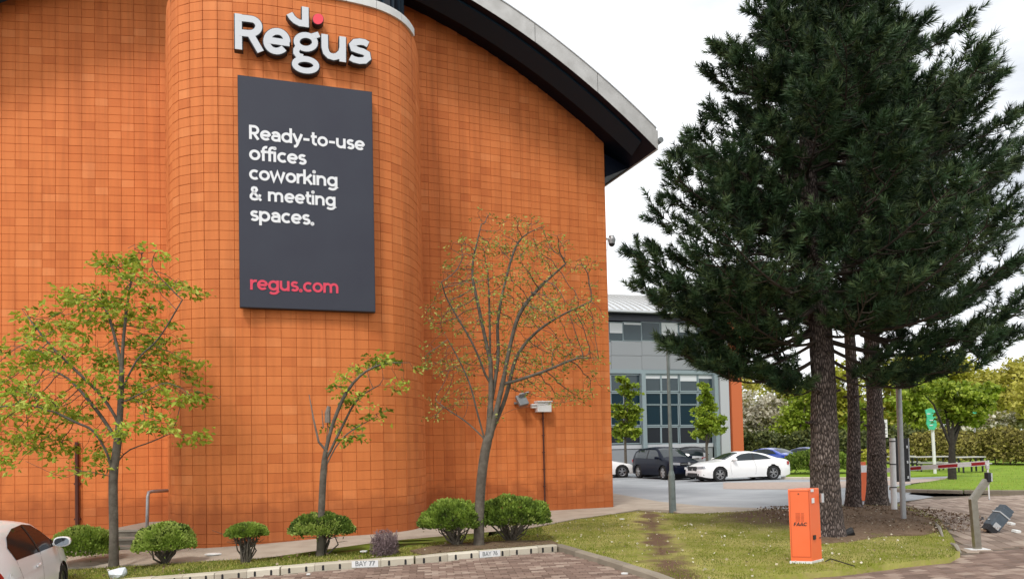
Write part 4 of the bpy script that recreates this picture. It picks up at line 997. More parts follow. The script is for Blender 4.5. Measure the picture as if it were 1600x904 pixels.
# ---------------------------------------------------------------- the pines
def pine(label, base_uv, rtrunk, prof, top_z, lean, seed, nbr, zlow, shoots_per, nee, fill=1.0, lenk=1.0, tintb=0.0, extra=()):
    g_ = G(*base_uv, LAWN); g_.z += LAWN + bank(g_.x, g_.y) - .03
    r = np.random.default_rng(seed)
    t = thing('pine_tree', label, 'tree', tuple(g_), group=None)
    # trunk with knots where whorls of branches once grew
    P, Rr = [], []; z = 0; H_ = top_z - g_.z; nst = 130
    whorl = [1.3 + .62 * k + r.uniform(-.12, .12) for k in range(30)]
    for i in range(nst + 1):
        z = H_ * (i / nst) ** 1.05; f = z / H_
        flare = .30 * math.exp(-z / .22); w_ = sum(math.exp(-((z - q) / .04) ** 2) for q in whorl) * .085
        P.append(Vector((g_.x + lean[0] * f + .03 * math.sin(z * 1.1 + seed), g_.y + lean[1] * f + .02 * math.cos(z * .9), g_.z + z)))
        Rr.append(rtrunk * (1 - .27 * min(1, z / 2.8) - .59 * max(0, f - .25) / .75) * (1 + flare) * (1 + w_))
    mb = MB(); ns = 28; vb = 0
    for i, (p, q) in enumerate(zip(P, Rr)):
        for k in range(ns):
            an = 2 * math.pi * k / ns; nzv = noise.noise(Vector((math.cos(an) * 2.6, math.sin(an) * 2.6, p.z * 1.5 + seed * 3))); nz2 = noise.noise(Vector((math.cos(an) * 7, math.sin(an) * 7, p.z * 6 + seed)))
            rr_ = q * (1 + .07 * nzv + .06 * nz2 * 1.0)
            mb.v.append((p.x + math.cos(an) * rr_, p.y + math.sin(an) * rr_, p.z))
    for i in range(nst):
        for k in range(ns):
            mb.f.append((i * ns + k, i * ns + (k + 1) % ns, (i + 1) * ns + (k + 1) % ns, (i + 1) * ns + k)); mb.tint.append(0); mb.mi.append(0)
    mb.build('trunk', 'pine_bark', t, smooth=True, recalc=False)
    # dead stubs on the lower trunk
    mb = MB()
    for q in whorl:
        if q < zlow + .6:
            for _ in range(3):
                an = r.uniform(0, 2 * math.pi); i = int(nst * (q / H_) ** (1 / 1.05)); p = P[min(i, nst)]; l = r.uniform(.02, .09)
                s0 = p + Vector((math.cos(an), math.sin(an), 0)) * Rr[min(i, nst)] * .8
                mb.tube([s0, s0 + Vector((math.cos(an) * (l + .06), math.sin(an) * (l + .06), .03))], [.035, .018], 6)
    tag(mb.build('stub', 'pine_bark', t, smooth=True, recalc=False), kind='stuff')
    br = MB(); SP, SA, SS = [], [], []
    for b in range(nbr + len(extra)):
        fz = (b + r.random()) / nbr; z0 = zlow + (H_ - zlow - .3) * fz
        if b < nbr and r.random() < .18: continue
        an = r.uniform(0, 2 * math.pi) if b % 2 else b * 2.39996
        rise = (.0 + .55 * fz) + r.uniform(-.14, .16); right = math.cos(an); zworld = g_.z + z0 + 2.9 * (rise + .17)
        Lmax = np.interp(zworld, prof[0], prof[1]) * (1 - max(0, right)) + np.interp(zworld, prof[0], prof[2]) * max(0, right)
        Lb = max(.5, (Lmax - .32) * r.uniform(.66, 1.06) * lenk)
        if r.random() < .22: Lb *= .6
        if b >= nbr:
            eu, ev, ey = extra[b - nbr]; T_ = at(eu, ev, g_.y + ey); Lb = math.hypot(T_.x - g_.x, T_.y - g_.y) - .2; an = math.atan2(T_.y - g_.y, T_.x - g_.x); z0 = T_.z - g_.z + (-.18 if ev < 480 else .14) * Lb; fz = z0 / H_; rise = (T_.z - g_.z - z0) / Lb - .16
        i = min(nst, int(nst * (z0 / H_) ** (1 / 1.05))); s0 = P[i]
        path = []; nseg = 9
        for k in range(nseg + 1):
            f = k / nseg
            dz_ = rise * f * Lb - .22 * Lb * math.sin(math.pi * f) * (1 - fz) * .6 + .16 * Lb * f ** 3
            sw = .12 * Lb * math.sin(f * 3 + b)
            path.append(s0 + Vector((math.cos(an) * f * Lb - math.sin(an) * sw * f, math.sin(an) * f * Lb + math.cos(an) * sw * f, dz_)))
        rb = .012 + .009 * Lb
        br.tube(path, [rb * (1 - .8 * k / nseg) for k in range(nseg + 1)], 6, cap=False)
        # side twigs, each ending in upturned shoots
        ntw = int((6 + Lb * 7) * fill)
        for j in range(ntw):
            f = .22 + .78 * (j + r.random()) / ntw; kk = min(nseg - 1, int(f * nseg)); p = path[kk].lerp(path[kk + 1], f * nseg - kk)
            side = 1 if j % 2 else -1; sp_ = (.85 - .5 * f) * r.uniform(.4, 1.0) * min(1.0, Lb * .42)
            a2 = an + side * r.uniform(.5, 1.15)
            e = p + Vector((math.cos(a2) * sp_, math.sin(a2) * sp_, sp_ * r.uniform(-.15, .85)))
            br.tube([p, p.lerp(e, .5) + Vector((0, 0, -.03)), e], [.012, .009, .006], 3, cap=False)
            for q in range(shoots_per):
                g = 1 if q == 0 else r.uniform(.35, 1.0); c = p.lerp(e, g)
                a3 = a2 + r.uniform(-.9, .9) * (0.5 if q == 0 else 1)
                SP.append(c); SA.append((math.cos(a3) * .8, math.sin(a3) * .8, r.uniform(.25, 1.15))); SS.append(r.uniform(.75, 1.15))
        for q in range(4):
            SP.append(path[-1]); a3 = an + r.uniform(-.8, .8); SA.append((math.cos(a3), math.sin(a3), r.uniform(.2, .9))); SS.append(r.uniform(.9, 1.2))
    br.build('branches', 'bark_pine_twig', t, smooth=True, recalc=False)
    SP = np.array([tuple(p) for p in SP]); SA = np.array(SA); SS = np.array(SS); SA /= np.linalg.norm(SA, axis=1)[:, None]
    S = len(SP); nn_ = nee
    U = r.normal(0, 1, (S, 3)); U -= (U * SA).sum(1)[:, None] * SA; U /= np.linalg.norm(U, axis=1)[:, None]; W = np.cross(SA, U)
    f = r.random((S, nn_)); an = r.random((S, nn_)) * 2 * math.pi; ln = .27 * SS[:, None] * f
    base = SP[:, None] + SA[:, None] * ln[..., None]
    op = (1.12 - .62 * f) + r.normal(0, .12, f.shape)
    d = SA[:, None] * np.cos(op)[..., None] + (U[:, None] * np.cos(an)[..., None] + W[:, None] * np.sin(an)[..., None]) * np.sin(op)[..., None]
    nl = (.15 * SS[:, None] * r.uniform(.75, 1.1, f.shape))[..., None]
    tipv = base + d * nl; tipv[..., 2] -= .012
    sdv = np.cross(d, r.normal(0, 1, d.shape)); sdv /= np.linalg.norm(sdv, axis=2)[..., None]
    wv = .0085
    V = np.stack([base + sdv * wv, base - sdv * wv, tipv], 2).reshape(-1, 3); F_ = np.arange(len(V)).reshape(-1, 3)
    tn = np.clip(np.repeat(r.random(S) ** 1.3 * .66 + tintb, nn_) + r.random(S * nn_) * .14 + (f.ravel() > .7) * .16, 0, .999)
    o = polys('needles', V, F_, 'needle', t, tn); o['kind'] = 'stuff'
    return S
m = mat('pine_bark', (.05, .035, .03), .95)
n = m.node_tree.nodes; l = m.node_tree.links; bs = n['Principled BSDF']
tcn = n.new('ShaderNodeTexCoord'); mpn = n.new('ShaderNodeMapping'); mpn.inputs['Scale'].default_value = (26, 26, 7.5); l.new(tcn.outputs['Object'], mpn.inputs[0])
vo = n.new('ShaderNodeTexVoronoi'); vo.inputs['Scale'].default_value = 1.9; vo.feature = 'DISTANCE_TO_EDGE'
nd = n.new('ShaderNodeTexNoise'); nd.inputs['Scale'].default_value = .9; nd.inputs['Detail'].default_value = 6; l.new(mpn.outputs[0], nd.inputs['Vector'])
mxv = n.new('ShaderNodeMixRGB'); mxv.inputs[0].default_value = .35; l.new(mpn.outputs[0], mxv.inputs[1]); l.new(nd.outputs['Color'], mxv.inputs[2]); l.new(mxv.outputs[0], vo.inputs['Vector'])
rp = n.new('ShaderNodeValToRGB'); rp.color_ramp.elements[0].position = .02; rp.color_ramp.elements[0].color = (.022, .014, .012, 1); rp.color_ramp.elements[1].position = .22; rp.color_ramp.elements[1].color = (.19, .145, .125, 1)
e3 = rp.color_ramp.elements.new(.5); e3.color = (.42, .35, .32, 1)
l.new(vo.outputs['Distance'], rp.inputs[0])
nm = n.new('ShaderNodeMixRGB'); nm.blend_type = 'MULTIPLY'; nm.inputs[0].default_value = .7; l.new(rp.outputs[0], nm.inputs[1])
nr = n.new('ShaderNodeTexNoise'); nr.inputs['Scale'].default_value = 3.5; nr.inputs['Detail'].default_value = 6; l.new(tcn.outputs['Object'], nr.inputs['Vector'])
rq = n.new('ShaderNodeValToRGB'); rq.color_ramp.elements[0].position = .35; rq.color_ramp.elements[0].color = (.45, .42, .42, 1); rq.color_ramp.elements[1].position = .65; rq.color_ramp.elements[1].color = (1, 1, 1, 1); l.new(nr.outputs[0], rq.inputs[0]); l.new(rq.outputs[0], nm.inputs[2])
l.new(nm.outputs[0], bs.inputs['Base Color'])
bp = n.new('ShaderNodeBump'); bp.inputs['Strength'].default_value = 1.0; bp.inputs['Distance'].default_value = .045; l.new(vo.outputs['Distance'], bp.inputs['Height']); l.new(bp.outputs[0], bs.inputs['Normal'])

PZ = [2.6, 3.0, 3.6, 4.2, 4.8, 5.1, 5.5, 5.9, 6.5, 7.2, 7.7, 8.1, 8.6, 9.2, 10, 11, 12]
PL = [2.3, 2.9, 3.5, 3.6, 3.8, 4.35, 3.3, 2.8, 3.2, 3.1, 2.5, 2.0, 1.8, 1.75, 1.6, 1.3, .6]
PR = [3.2, 3.8, 4.0, 4.1, 4.0, 4.0, 3.3, 3.3, 3.4, 3.4, 3.2, 3.0, 2.4, 2.0, 1.6, 1.2, .5]
n1 = pine('nearest and largest pine with a thick trunk, right behind the orange cabinet', (1296, 838), .265, (PZ, PL, PR), 12.2, (-.15, .1), 61, 185, 3.45, 3, 58,
    extra=[(1042, 545, -.3), (1050, 535, .2), (975, 400, -.2), (995, 430, .3), (1030, 470, -.4), (1075, 560, .1), (1110, 570, -.6), (1180, 592, .2), (1205, 600, -.5), (1060, 250, .3), (1050, 300, -.4), (1140, 580, .7), (1545, 555, -.3), (1590, 520, .3), (1450, 585, -.6), (1500, 578, .4), (1525, 40, .2), (1560, 130, -.3), (1590, 185, .3), (1600, 260, -.4), (1570, 100, .8), (1080, 225, -.6), (1600, 420, 0)])
PZ2 = [3, 4, 5, 6, 8, 10, 12, 14]; 
n2 = pine('thin-trunked pine, middle of the three', (1336, 800), .165, (PZ2, [2.2, 2.6, 2.8, 2.8, 2.6, 2.4, 1.8, .6], [3, 3.4, 3.4, 3.2, 2.8, 1.9, 1.4, .5]), 13.5, (.1, 0), 62, 90, 4.7, 3, 44, fill=.9)
n3 = pine('rightmost of the three pines, its dark trunk beside the white post', (1370, 789), .25, (PZ2, [2.4, 3.0, 3.2, 3.3, 3.0, 2.8, 2.2, .8], [5.0, 5.2, 5.1, 4.9, 4.2, 2.7, 1.6, .6]), 14.5, (.2, 0), 63, 130, 4.6, 3, 44, fill=1.0)
print('shoots', n1, n2, n3)

mat('bark_dark', (.02, .016, .013), .95, var=(.045, .038, .03), scale=9)
# ---------------------------------------------------------------- trees and hedges in the distance
def far_tree(label, u, Y, z0, crown, leafm, nl, ls, seed, tr=.12, group=None, name='tree', trunkm='bark', cat='tree', zb=None):
    """crown: list of (u, v, ru, rv) lobes seen at distance Y"""
    r = np.random.default_rng(seed); base = at(u, 700, Y); zb = z0
    t = thing(name, label, cat, (base.x, Y, zb), group=group)
    cs = []; tot = sum(c[2] * c[3] for c in crown)
    Ps, Ds, Ts = [], [], []
    mb = MB(); top = max(at(c[0], c[1], Y).z for c in crown)
    b0 = Vector((base.x, Y, zb)); b1 = Vector((at(crown[0][0], 600, Y).x * .3 + base.x * .7, Y, zb + (top - zb) * .55))
    mb.tube([b0, b0.lerp(b1, .5), b1], [tr, tr * .75, tr * .5], 7, cap=False)
    for c in crown:
        dy = r.uniform(-1, 1) * c[2] * Y / FPX * .5; ce = np.array(at(c[0], c[1], Y + dy)); a, b_ = c[2] * Y / FPX, c[3] * Y / FPX
        mb.tube([b0.lerp(b1, r.uniform(.45, 1)), Vector(ce).lerp(b1, .4) + Vector((0, 0, .1)), Vector(ce)], [tr * .4, tr * .22, tr * .08], 5, cap=False)
        k = max(40, int(nl * c[2] * c[3] / tot))
        nc = max(6, int(k / 26)); cc = r.normal(0, 1, (nc, 3)); cc /= np.linalg.norm(cc, axis=1)[:, None]; cc *= r.random((nc, 1)) ** .45
        ct = r.random(nc)
        for _ in range(min(nc, 14)):
            q = cc[_] * np.array([a, a * .8, b_]) + ce; mb.tube([Vector(ce), Vector(q)], [tr * .12, tr * .05], 3, cap=False)
        bi = r.integers(0, nc, k); cl = .26 * max(a, b_)
        q = cc[bi] * np.array([a, a * .8, b_]) + r.normal(0, 1, (k, 3)) * np.array([cl, cl, cl * .5]) * .62
        Ps.append(ce + q); d = r.normal(0, 1, (k, 3)); d[:, 2] = d[:, 2] * .5 - .1; Ds.append(d); Ts.append(np.clip(ct[bi] * .6 + r.random(k) * .4, 0, .99))
    P = np.concatenate(Ps); D = np.concatenate(Ds); T = np.concatenate(Ts)
    P[:, 2] = np.maximum(P[:, 2], zb + .12)
    mb.build('trunk', trunkm, t, smooth=True, recalc=False)
    leaves('crown', P, D, ls * r.uniform(.6, 1.3, len(P)), leafm, t, T, seed, ratio=.42)
    return t
# two young trees in front of the far offices
far_tree('bright young tree before the glazed offices, nearest the orange wall', 977, 41, 0, [(975, 600, 10, 14), (984, 612, 12, 16), (968, 640, 16, 16), (986, 650, 15, 22), (976, 672, 20, 16), (990, 678, 12, 12)], 'leaf_green', 2300, .20, 71, .10)
far_tree('bright young tree in front of the far offices beside their pale column', 1104, 41, 0, [(1101, 608, 8, 14), (1106, 630, 14, 16), (1094, 640, 14, 10), (1112, 655, 18, 16), (1098, 662, 20, 16), (1120, 664, 14, 10), (1104, 676, 22, 8)], 'leaf_green', 2600, .20, 72, .10)
# lawn tree with the dark trunk
far_tree('small bright green tree on the far lawn, its dark trunk behind the barrier arm', 1486, 30.2, .05, [(1490, 640, 26, 22), (1520, 632, 30, 20), (1492, 612, 38, 18), (1535, 612, 26, 16), (1440, 612, 22, 12), (1506, 655, 28, 12), (1465, 606, 26, 14), (1474, 628, 12, 14)], 'leaf_green', 4200, .18, 73, .17, trunkm='bark_dark')
bgt = [
 # u, Y, zb, crown list, material, leaves, size, label
 (1186, 66, 0, [(1180, 640, 34, 30), (1196, 660, 36, 26), (1165, 660, 20, 30), (1210, 640, 26, 26)], 'blossom', 2600, .34, 'pale blossoming tree just right of the far orange column'),
 (1215, 72, 0, [(1215, 610, 40, 26), (1250, 612, 30, 30), (1230, 640, 40, 30)], 'leaf_yellow', 2600, .36, 'yellow-green tree left of the thick pine trunk, behind the blue car'),
 (1252, 62, 0, [(1250, 650, 34, 32), (1262, 620, 26, 30), (1238, 672, 30, 18)], 'leaf_green', 2400, .34, 'fresh green tree behind the dark blue car'),
 (1318, 70, 0, [(1318, 600, 34, 40), (1330, 650, 40, 40), (1300, 640, 30, 36)], 'leaf_yellow', 3000, .36, 'yellow tree seen between the thick and the thin pine trunks'),
 (1352, 60, 0, [(1350, 660, 26, 34), (1344, 690, 30, 14)], 'leaf_green', 1500, .32, 'low green tree seen between the two rear pine trunks'),
 (1396, 66, 0, [(1392, 590, 40, 34), (1410, 625, 46, 36), (1385, 660, 34, 30)], 'leaf_yellow', 3400, .36, 'tall pale yellow tree behind the white sign'),
 (1430, 58, 0, [(1424, 640, 30, 34), (1440, 600, 34, 26), (1425, 675, 34, 16)], 'leaf_green', 2800, .33, 'leafy green tree behind the tall grey pole'),
 (1470, 72, 0, [(1465, 575, 44, 26), (1500, 590, 50, 30), (1440, 570, 30, 20)], 'leaf_yellow', 3200, .38, 'tall yellowish tree behind the small lawn tree'),
 (1545, 62, 1.0, [(1548, 660, 34, 14), (1580, 655, 38, 16), (1520, 668, 26, 10)], 'blossom', 2400, .32, 'white blossom bush above the brown hedge'),
 (1560, 68, 0, [(1560, 605, 50, 34), (1595, 590, 40, 34), (1585, 632, 44, 20)], 'leaf_ochre', 3800, .36, 'ochre-leaved tree at the right edge above the hedge'),
 (1620, 60, 0, [(1620, 620, 40, 44), (1640, 590, 40, 30)], 'leaf_ochre', 2000, .36, 'brownish tree cut off by the right edge of the picture'),
 (1160, 80, 0, [(1160, 620, 30, 34), (1145, 650, 20, 30)], 'leaf_ochre', 1600, .38, 'thin brownish tree peeping out right beside the far orange column'),
]
for k, (u, Y, zb, cr_, lm, nl, ls, lab) in enumerate(bgt):
    far_tree(lab, u, Y, zb, cr_, lm, int(nl * 1.1), ls, 80 + k, .2, group='trees beyond the car park')
def hedge(label, P, h, wd, leafm, nl, ls, seed, z0=0.0, name='hedge'):
    r = np.random.default_rng(seed); L_ = polylen(P)
    t = thing(name, label, 'hedge', (P[0][0], P[0][1], z0))
    s = r.random(nl) * L_[-1]; C = []; 
    for q in s:
        p, d = onpoly(P, L_, q); nn_ = Vector((d.y, -d.x)); th = r.uniform(0, math.pi); rad_ = r.random() ** .3
        hh = h * (.85 + .3 * noise.noise(Vector((q * .35, seed, 0))) + .12 * noise.noise(Vector((q * 1.4, seed, 3))))
        C.append((p.x + nn_.x * math.cos(th) * wd * rad_, p.y + nn_.y * math.cos(th) * wd * rad_, z0 + .1 + hh * math.sin(th) ** .6 * rad_))
    C = np.array(C); D = r.normal(0, 1, C.shape) + np.array([0, 0, .5])
    leaves('foliage', C, D, ls * r.uniform(.6, 1.3, nl), leafm, t, r.random(nl), seed)
    mb = MB(); q = .5
    while q < L_[-1]:
        p, d = onpoly(P, L_, q); mb.tube([(p.x, p.y, z0 - .1), (p.x + r.normal(0, .2), p.y + r.normal(0, .2), z0 + h * .75)], [.06, .03], 4, cap=False); q += 1.1
    tag(mb.build('stems', 'bark', t, recalc=False), kind='stuff')
def hx(u, Y): q = at(u, 700, Y); return (q.x, q.y)
hedge('long brown and olive hedge on the right above the bright lawn', [hx(1430, 52), hx(1500, 50), hx(1570, 46), hx(1680, 43)], 2.35, 2.0, 'hedge_brown', 15000, .20, 91, .1)
hedge('dark undergrowth behind the parked blue cars', [hx(1140, 62), hx(1220, 60), hx(1300, 58), hx(1440, 57)], 2.9, 1.8, 'leaf_dark', 13000, .30, 92)
hedge('low yellow-green hedge behind the benches', [hx(1330, 54), hx(1395, 52), hx(1445, 51)], 1.15, 1.0, 'leaf_yellow', 3000, .2, 93)
# the wood beyond reads as one mass
r = np.random.default_rng(5); nW = 26000
an = r.uniform(0, 1, nW); x = 12 + an * 110; y = 88 + r.random(nW) * 12
hh = np.array([6.2 + 2.4 * noise.noise(Vector((a * 14, 0, 0))) + 1.4 * noise.noise(Vector((a * 46, 3, 0))) for a in an]) * np.interp(an, [0, .1, .2, 1], [.75, .8, 1.05, 1.1])
C = np.stack([x, y, hh * r.random(nW) ** .55], 1)
wo = leaves('wood', C, r.normal(0, 1, C.shape), .55 * r.uniform(.6, 1.3, nW), 'leaf_olive', None, np.clip(.3 * r.random(nW) + .5 * (np.sin(x * 1.1) * .5 + .5), 0, .99), 5)
tag(wo, 'far wood of spring trees behind everything on the right', 'wood', kind='stuff')

# grass blades: strip, bank and near edges
def blades(name, poly, n, h, dzf, m, seed, skip=None, tr=(0, 1)):
    r = np.random.default_rng(seed); xs = [p[0] for p in poly]; ys = [p[1] for p in poly]
    x = r.uniform(min(xs), max(xs), n * 3); y = r.uniform(min(ys), max(ys), n * 3)
    ins = np.zeros(len(x), bool); j = len(poly) - 1
    for i in range(len(poly)):
        xi, yi, xj, yj = poly[i][0], poly[i][1], poly[j][0], poly[j][1]
        c = ((yi > y) != (yj > y)) & (x < (xj - xi) * (y - yi) / (yj - yi + 1e-12) + xi); ins ^= c; j = i
    x, y = x[ins], y[ins]
    w_ = (12.0 / np.clip(y, 8, 40)) ** 1.3; k = r.random(len(x)) < w_; x, y = x[k][:n], y[k][:n]
    if skip is not None: k = ~skip(x, y, r); x, y = x[k], y[k]
    z = np.array([gz(a, b) + dzf(a, b) for a, b in zip(x, y)]) - .005
    B = np.stack([x, y, z], 1); an = r.random(len(x)) * 2 * math.pi
    s = np.stack([np.cos(an), np.sin(an), 0 * an], 1) * .006; hh = h * r.uniform(.4, 1.3, len(x))
    T = B + np.stack([r.normal(0, .35, len(x)) * hh, r.normal(0, .35, len(x)) * hh, hh], 1)
    V = np.stack([B - s, B + s, T], 1).reshape(-1, 3); F_ = np.arange(len(V)).reshape(-1, 3)
    tn = np.clip(np.array([.5 + .9 * noise.noise(Vector((a * 1.1, b * 1.1, 7))) for a, b in zip(x, y)]) * (tr[1] - tr[0]) + tr[0] + r.normal(0, .12, len(x)), 0, .99)
    o = polys(name, V, F_, m, None, tn); tag(o, kind='stuff'); return o
tag(blades('grass', lawn_w, 26000, .038, lambda a, b: LAWN, 'grass_blade', 31, tr=(0, .6)), 'short green grass on the strip below the wall', 'grass')

def pathskip(x, y, r):
    s = np.abs(-PDD.y * x + PDD.x * y - POFF); q = np.hypot(x - 6.6, y - 15.6)
    return (s < .32 + .2 * r.random(len(x))) & (y > 10) & (y < 19) & (r.random(len(x)) < .9) | (q < 2.4 * r.random(len(x)) + .9)
tag(blades('grass', lawn_c, 60000, .03, lambda a, b: LAWN + bank(a, b), 'grass_blade', 32, pathskip, tr=(.42, 1.05)), 'thin yellowish grass on the worn bank under the pines', 'grass')
tag(blades('grass', LF, 26000, .09, lambda a, b: .07, 'grass_blade', 33, tr=(.1, .6)), 'bright grass of the far lawn', 'grass')
# needles, chips and twigs lying on the mulch
r = np.random.default_rng(77); x0, x1 = min(p[0] for p in mul), max(p[0] for p in mul); y0, y1 = min(p[1] for p in mul), max(p[1] for p in mul)
nC = 9000; x = r.uniform(x0 - .6, x1 + .5, nC); y = r.uniform(y0 - .8, y1, nC)
k = np.hypot((x - 7.4) / 2.3, (y - 15.6) / 3.0) < 1.0 - .25 * r.random(nC); x, y = x[k], y[k]
z = np.array([LAWN + bank(a, b) + .03 for a, b in zip(x, y)]); C = np.stack([x, y, z], 1); D = r.normal(0, 1, C.shape); D[:, 2] *= .25
tinted('chips', [(0, (.10, .06, .035)), (.6, (.19, .12, .075)), (.9, (.28, .20, .13)), (1, (.6, .55, .45))], .95)
ch = leaves('bark_chips', C, D, .04 * r.uniform(.4, 1.5, len(C)), 'chips', None, r.random(len(C)), 8, fold=.05)
tag(ch, 'loose bark chips and twigs spread under the pines', 'bark chips', kind='stuff')

# petals and dead leaves fallen on the grass, the path and the kerb side
def litter(name, poly, n, h, m, size, seed, label, cat):
    r = np.random.default_rng(seed); xs = [p[0] for p in poly]; ys = [p[1] for p in poly]; P = []
    while len(P) < n:
        x, y = r.uniform(min(xs), max(xs)), r.uniform(min(ys), max(ys)); j = len(poly) - 1; k = False
        for i in range(len(poly)):
            xi, yi, xj, yj = poly[i][0], poly[i][1], poly[j][0], poly[j][1]
            if (yi > y) != (yj > y) and x < (xj - xi) * (y - yi) / (yj - yi) + xi: k = not k
            j = i
        if k: P.append((x, y, gz(x, y) + h + bank(x, y)))
    C = np.array(P); D = r.normal(0, 1, C.shape); D[:, 2] *= .12
    tag(leaves(name, C, D, size * r.uniform(.5, 1.5, n), m, None, r.random(n), seed, fold=.06), label, cat, kind='stuff')
tinted('petal', [(0, (.30, .24, .14)), (.5, (.55, .48, .34)), (1, (.75, .72, .62))], .8)
litter('fallen_leaves', lawn_c, 620, LAWN + .03, 'petal', .035, 201, 'pale petals and dead leaves scattered over the grass bank', 'leaf litter')
litter('fallen_leaves', lawn_w, 260, LAWN + .03, 'chips', .04, 202, 'brown dead leaves lying on the grass strip', 'leaf litter')
# ================================================================ THE FAR OFFICES
FD = Vector((math.cos(R(17)), math.sin(R(17)))); FN = Vector((FD.y, -FD.x)); FC = at(1040, 700, 52); FP = Vector((FC.x, FC.y))
def fp(u, v, out=0.0):
    p = onplane(u, v, FP + FN * out, FN); q = Vector((p.x - FP.x, p.y - FP.y)); return q.dot(FD), p.z
fo = thing('far_office', 'distant glazed grey office block with a curved ribbed metal roof and orange end column', 'building', (FP.x, FP.y, 0), R(17))
def fbox(mb, u0, v0, u1, v1, y0, y1):
    um = (u0 + u1) / 2; vm = (v0 + v1) / 2
    a, _ = fp(u0, vm); b, _ = fp(u1, vm); _, zt_ = fp(um, v0); _, zb_ = fp(um, v1); zb_ = max(zb_, -.2)
    mb.hexa([(a, y0, zb_), (b, y0, zb_), (b, y1, zb_), (a, y1, zb_), (a, y0, zt_), (b, y0, zt_), (b, y1, zt_), (a, y1, zt_)])
def fpart(name, m, rects, y0, y1, par=None):
    mb = MB()
    for r_ in rects: fbox(mb, *r_, y0, y1)
    return mb.build(name, m, par or fo, world=False)
core = fpart('core', 'navy_band', [(905, 492, 1136, 752)], .45, 16)
UL = 905
fpart('parapet_band', 'navy_band', [(UL, 489, 1136, 502.5)], -.02, .5)
px = [(906, 928), (930, 950), (952, 972.5), (974.5, 1001.5), (1003.5, 1030.5), (1033, 1059), (1061, 1088), (1090, 1117)]
for a, b in px:
    w_ = MB(); fbox(w_, a - .9, 502.8, b + .9, 532.6, .02, .42)
    wi = w_.build('window', 'frame_grey', fo, world=False)
    p_ = MB(); fbox(p_, a, 504, b, 531, -.01, .1); p_.build('pane', 'office_glass', wi, world=False)
    if a in (952, 974.5, 1033, 1061):
        p_ = MB(); fbox(p_, a + .4, 504.4, b - .4, {952: 520, 974.5: 507, 1033: 524, 1061: 519}[a], -.018, -.008); p_.build('blind', 'blind', wi, world=False)
for (a, b) in ((UL, 955), (955.4, 1002.8), (1003.2, 1046.8), (1047.2, 1120)):
    for (c, d) in ((533, 555), (555.5, 577)): fpart('cladding_panel', 'clad_grey', [(a, c, b, d)], .0, .4)
fpart('rail', 'frame_grey', [(UL, 577.4, 1120, 583.5)], -.12, .4)
posts = [(1001.2, 1007.5), (1114.5, 1120.5), (926, 932)]
fpart('column', 'frame_grey', [(posts[0][0], 583.6, posts[0][1], 752)], -.35, .0); fpart('column', 'frame_grey', [(posts[1][0], 583.6, posts[1][1], 752)], -.35, .0); fpart('column', 'frame_grey', [(posts[2][0], 583.6, posts[2][1], 752)], -.35, .0)
cols = [(934, 952.5), (955, 973.5), (975.3, 999.5), (1008.5, 1031.5), (1034, 1059), (1062.7, 1088.5), (1091.5, 1113)]
rows = [(586, 610, 'office_glass'), (614.5, 630.5, 'teal_panel'), (633, 663, 'teal_panel'), (667.5, 691.5, 'dark_glass')]
for a, b in cols:
    for k, (c, d, m_) in enumerate(rows):
        w_ = MB()
        for q in ((a - 1.2, c - 2, a, d + 1.8), (b, c - 2, b + 1.2, d + 1.8)): fbox(w_, *q, -.03, .3)
        fbox(w_, a, c - 2, b, c, -.03, .3); fbox(w_, a, d, b, d + 1.8, -.03, .3)
        wi = w_.build('window', 'frame_grey', fo, world=False)
        p_ = MB(); fbox(p_, a, c, b, d, .02, .12); p_.build('pane', m_, wi, world=False)
        if k == 0 and a > 1000:
            p_ = MB(); fbox(p_, a, c, b, c + (5, 4.5, 9, 5)[cols.index((a, b)) - 3], .005, .018); p_.build('blind', 'blind', wi, world=False)
fpart('sill_band', 'clad_light', [(UL, 694, 1114, 700)], -.06, .3)
fpart('base_wall', 'clad_grey', [(UL, 701, 1114, 752)], -.02, .3)
fpart('end_column', 'clad_light', [(1121, 534, 1134.5, 752)], -.45, .5)
fpart('end_gap', 'black_plastic', [(1134.6, 520, 1137, 752)], -.1, .6)
fpart('brick_column', 'brick_orange', [(1137.2, 500, 1153.5, 752)], -.5, 2.4)
# curved roof with raised seams
mb = MB(); a, ze = fp(1000, 489); xa, _ = fp(UL, 489); xb, _ = fp(1139, 489); ze = fp(1020, 489.5)[1]
n_ = 14
prof = [(-.9 + 17 * i / n_, ze + 3.6 * math.sin(math.pi * .5 * min(1, i / n_ * 1.15)) ** .9 if i else ze) for i in range(n_ + 1)]
for (y0, z0_), (y1, z1_) in zip(prof, prof[1:]): mb.quad((xa, y0, z0_), (xb + .6, y0, z0_), (xb + .6, y1, z1_), (xa, y1, z1_))
mb.prism([(xa, -.9, ze - .12), (xb + .6, -.9, ze - .12), (xb + .6, -.9, ze + .01), (xa, -.9, ze + .01)], (0, .4, 0))
mb.build('roof', 'roof_metal', fo, world=False)
x = xa + .2; sm = None
while x < xb + .6:
    if sm is None:
        mb = MB()
        for (y0, z0_), (y1, z1_) in zip(prof, prof[1:]): mb.hexa([(-.04, y0, z0_), (.04, y0, z0_), (.04, y1, z1_), (-.04, y1, z1_), (-.04, y0, z0_ + .09), (.04, y0, z0_ + .09), (.04, y1, z1_ + .09), (-.04, y1, z1_ + .09)])
        sm = mb.build('roof_seam', 'fascia_metal', fo, world=False); sm.location.x = x
    else:
        c = sm.copy(); COL.objects.link(c); c.location.x = x
    x += .52
fpart('soffit', 'soffit', [(UL, 490.2, 1139, 491.5)], -.88, .3)

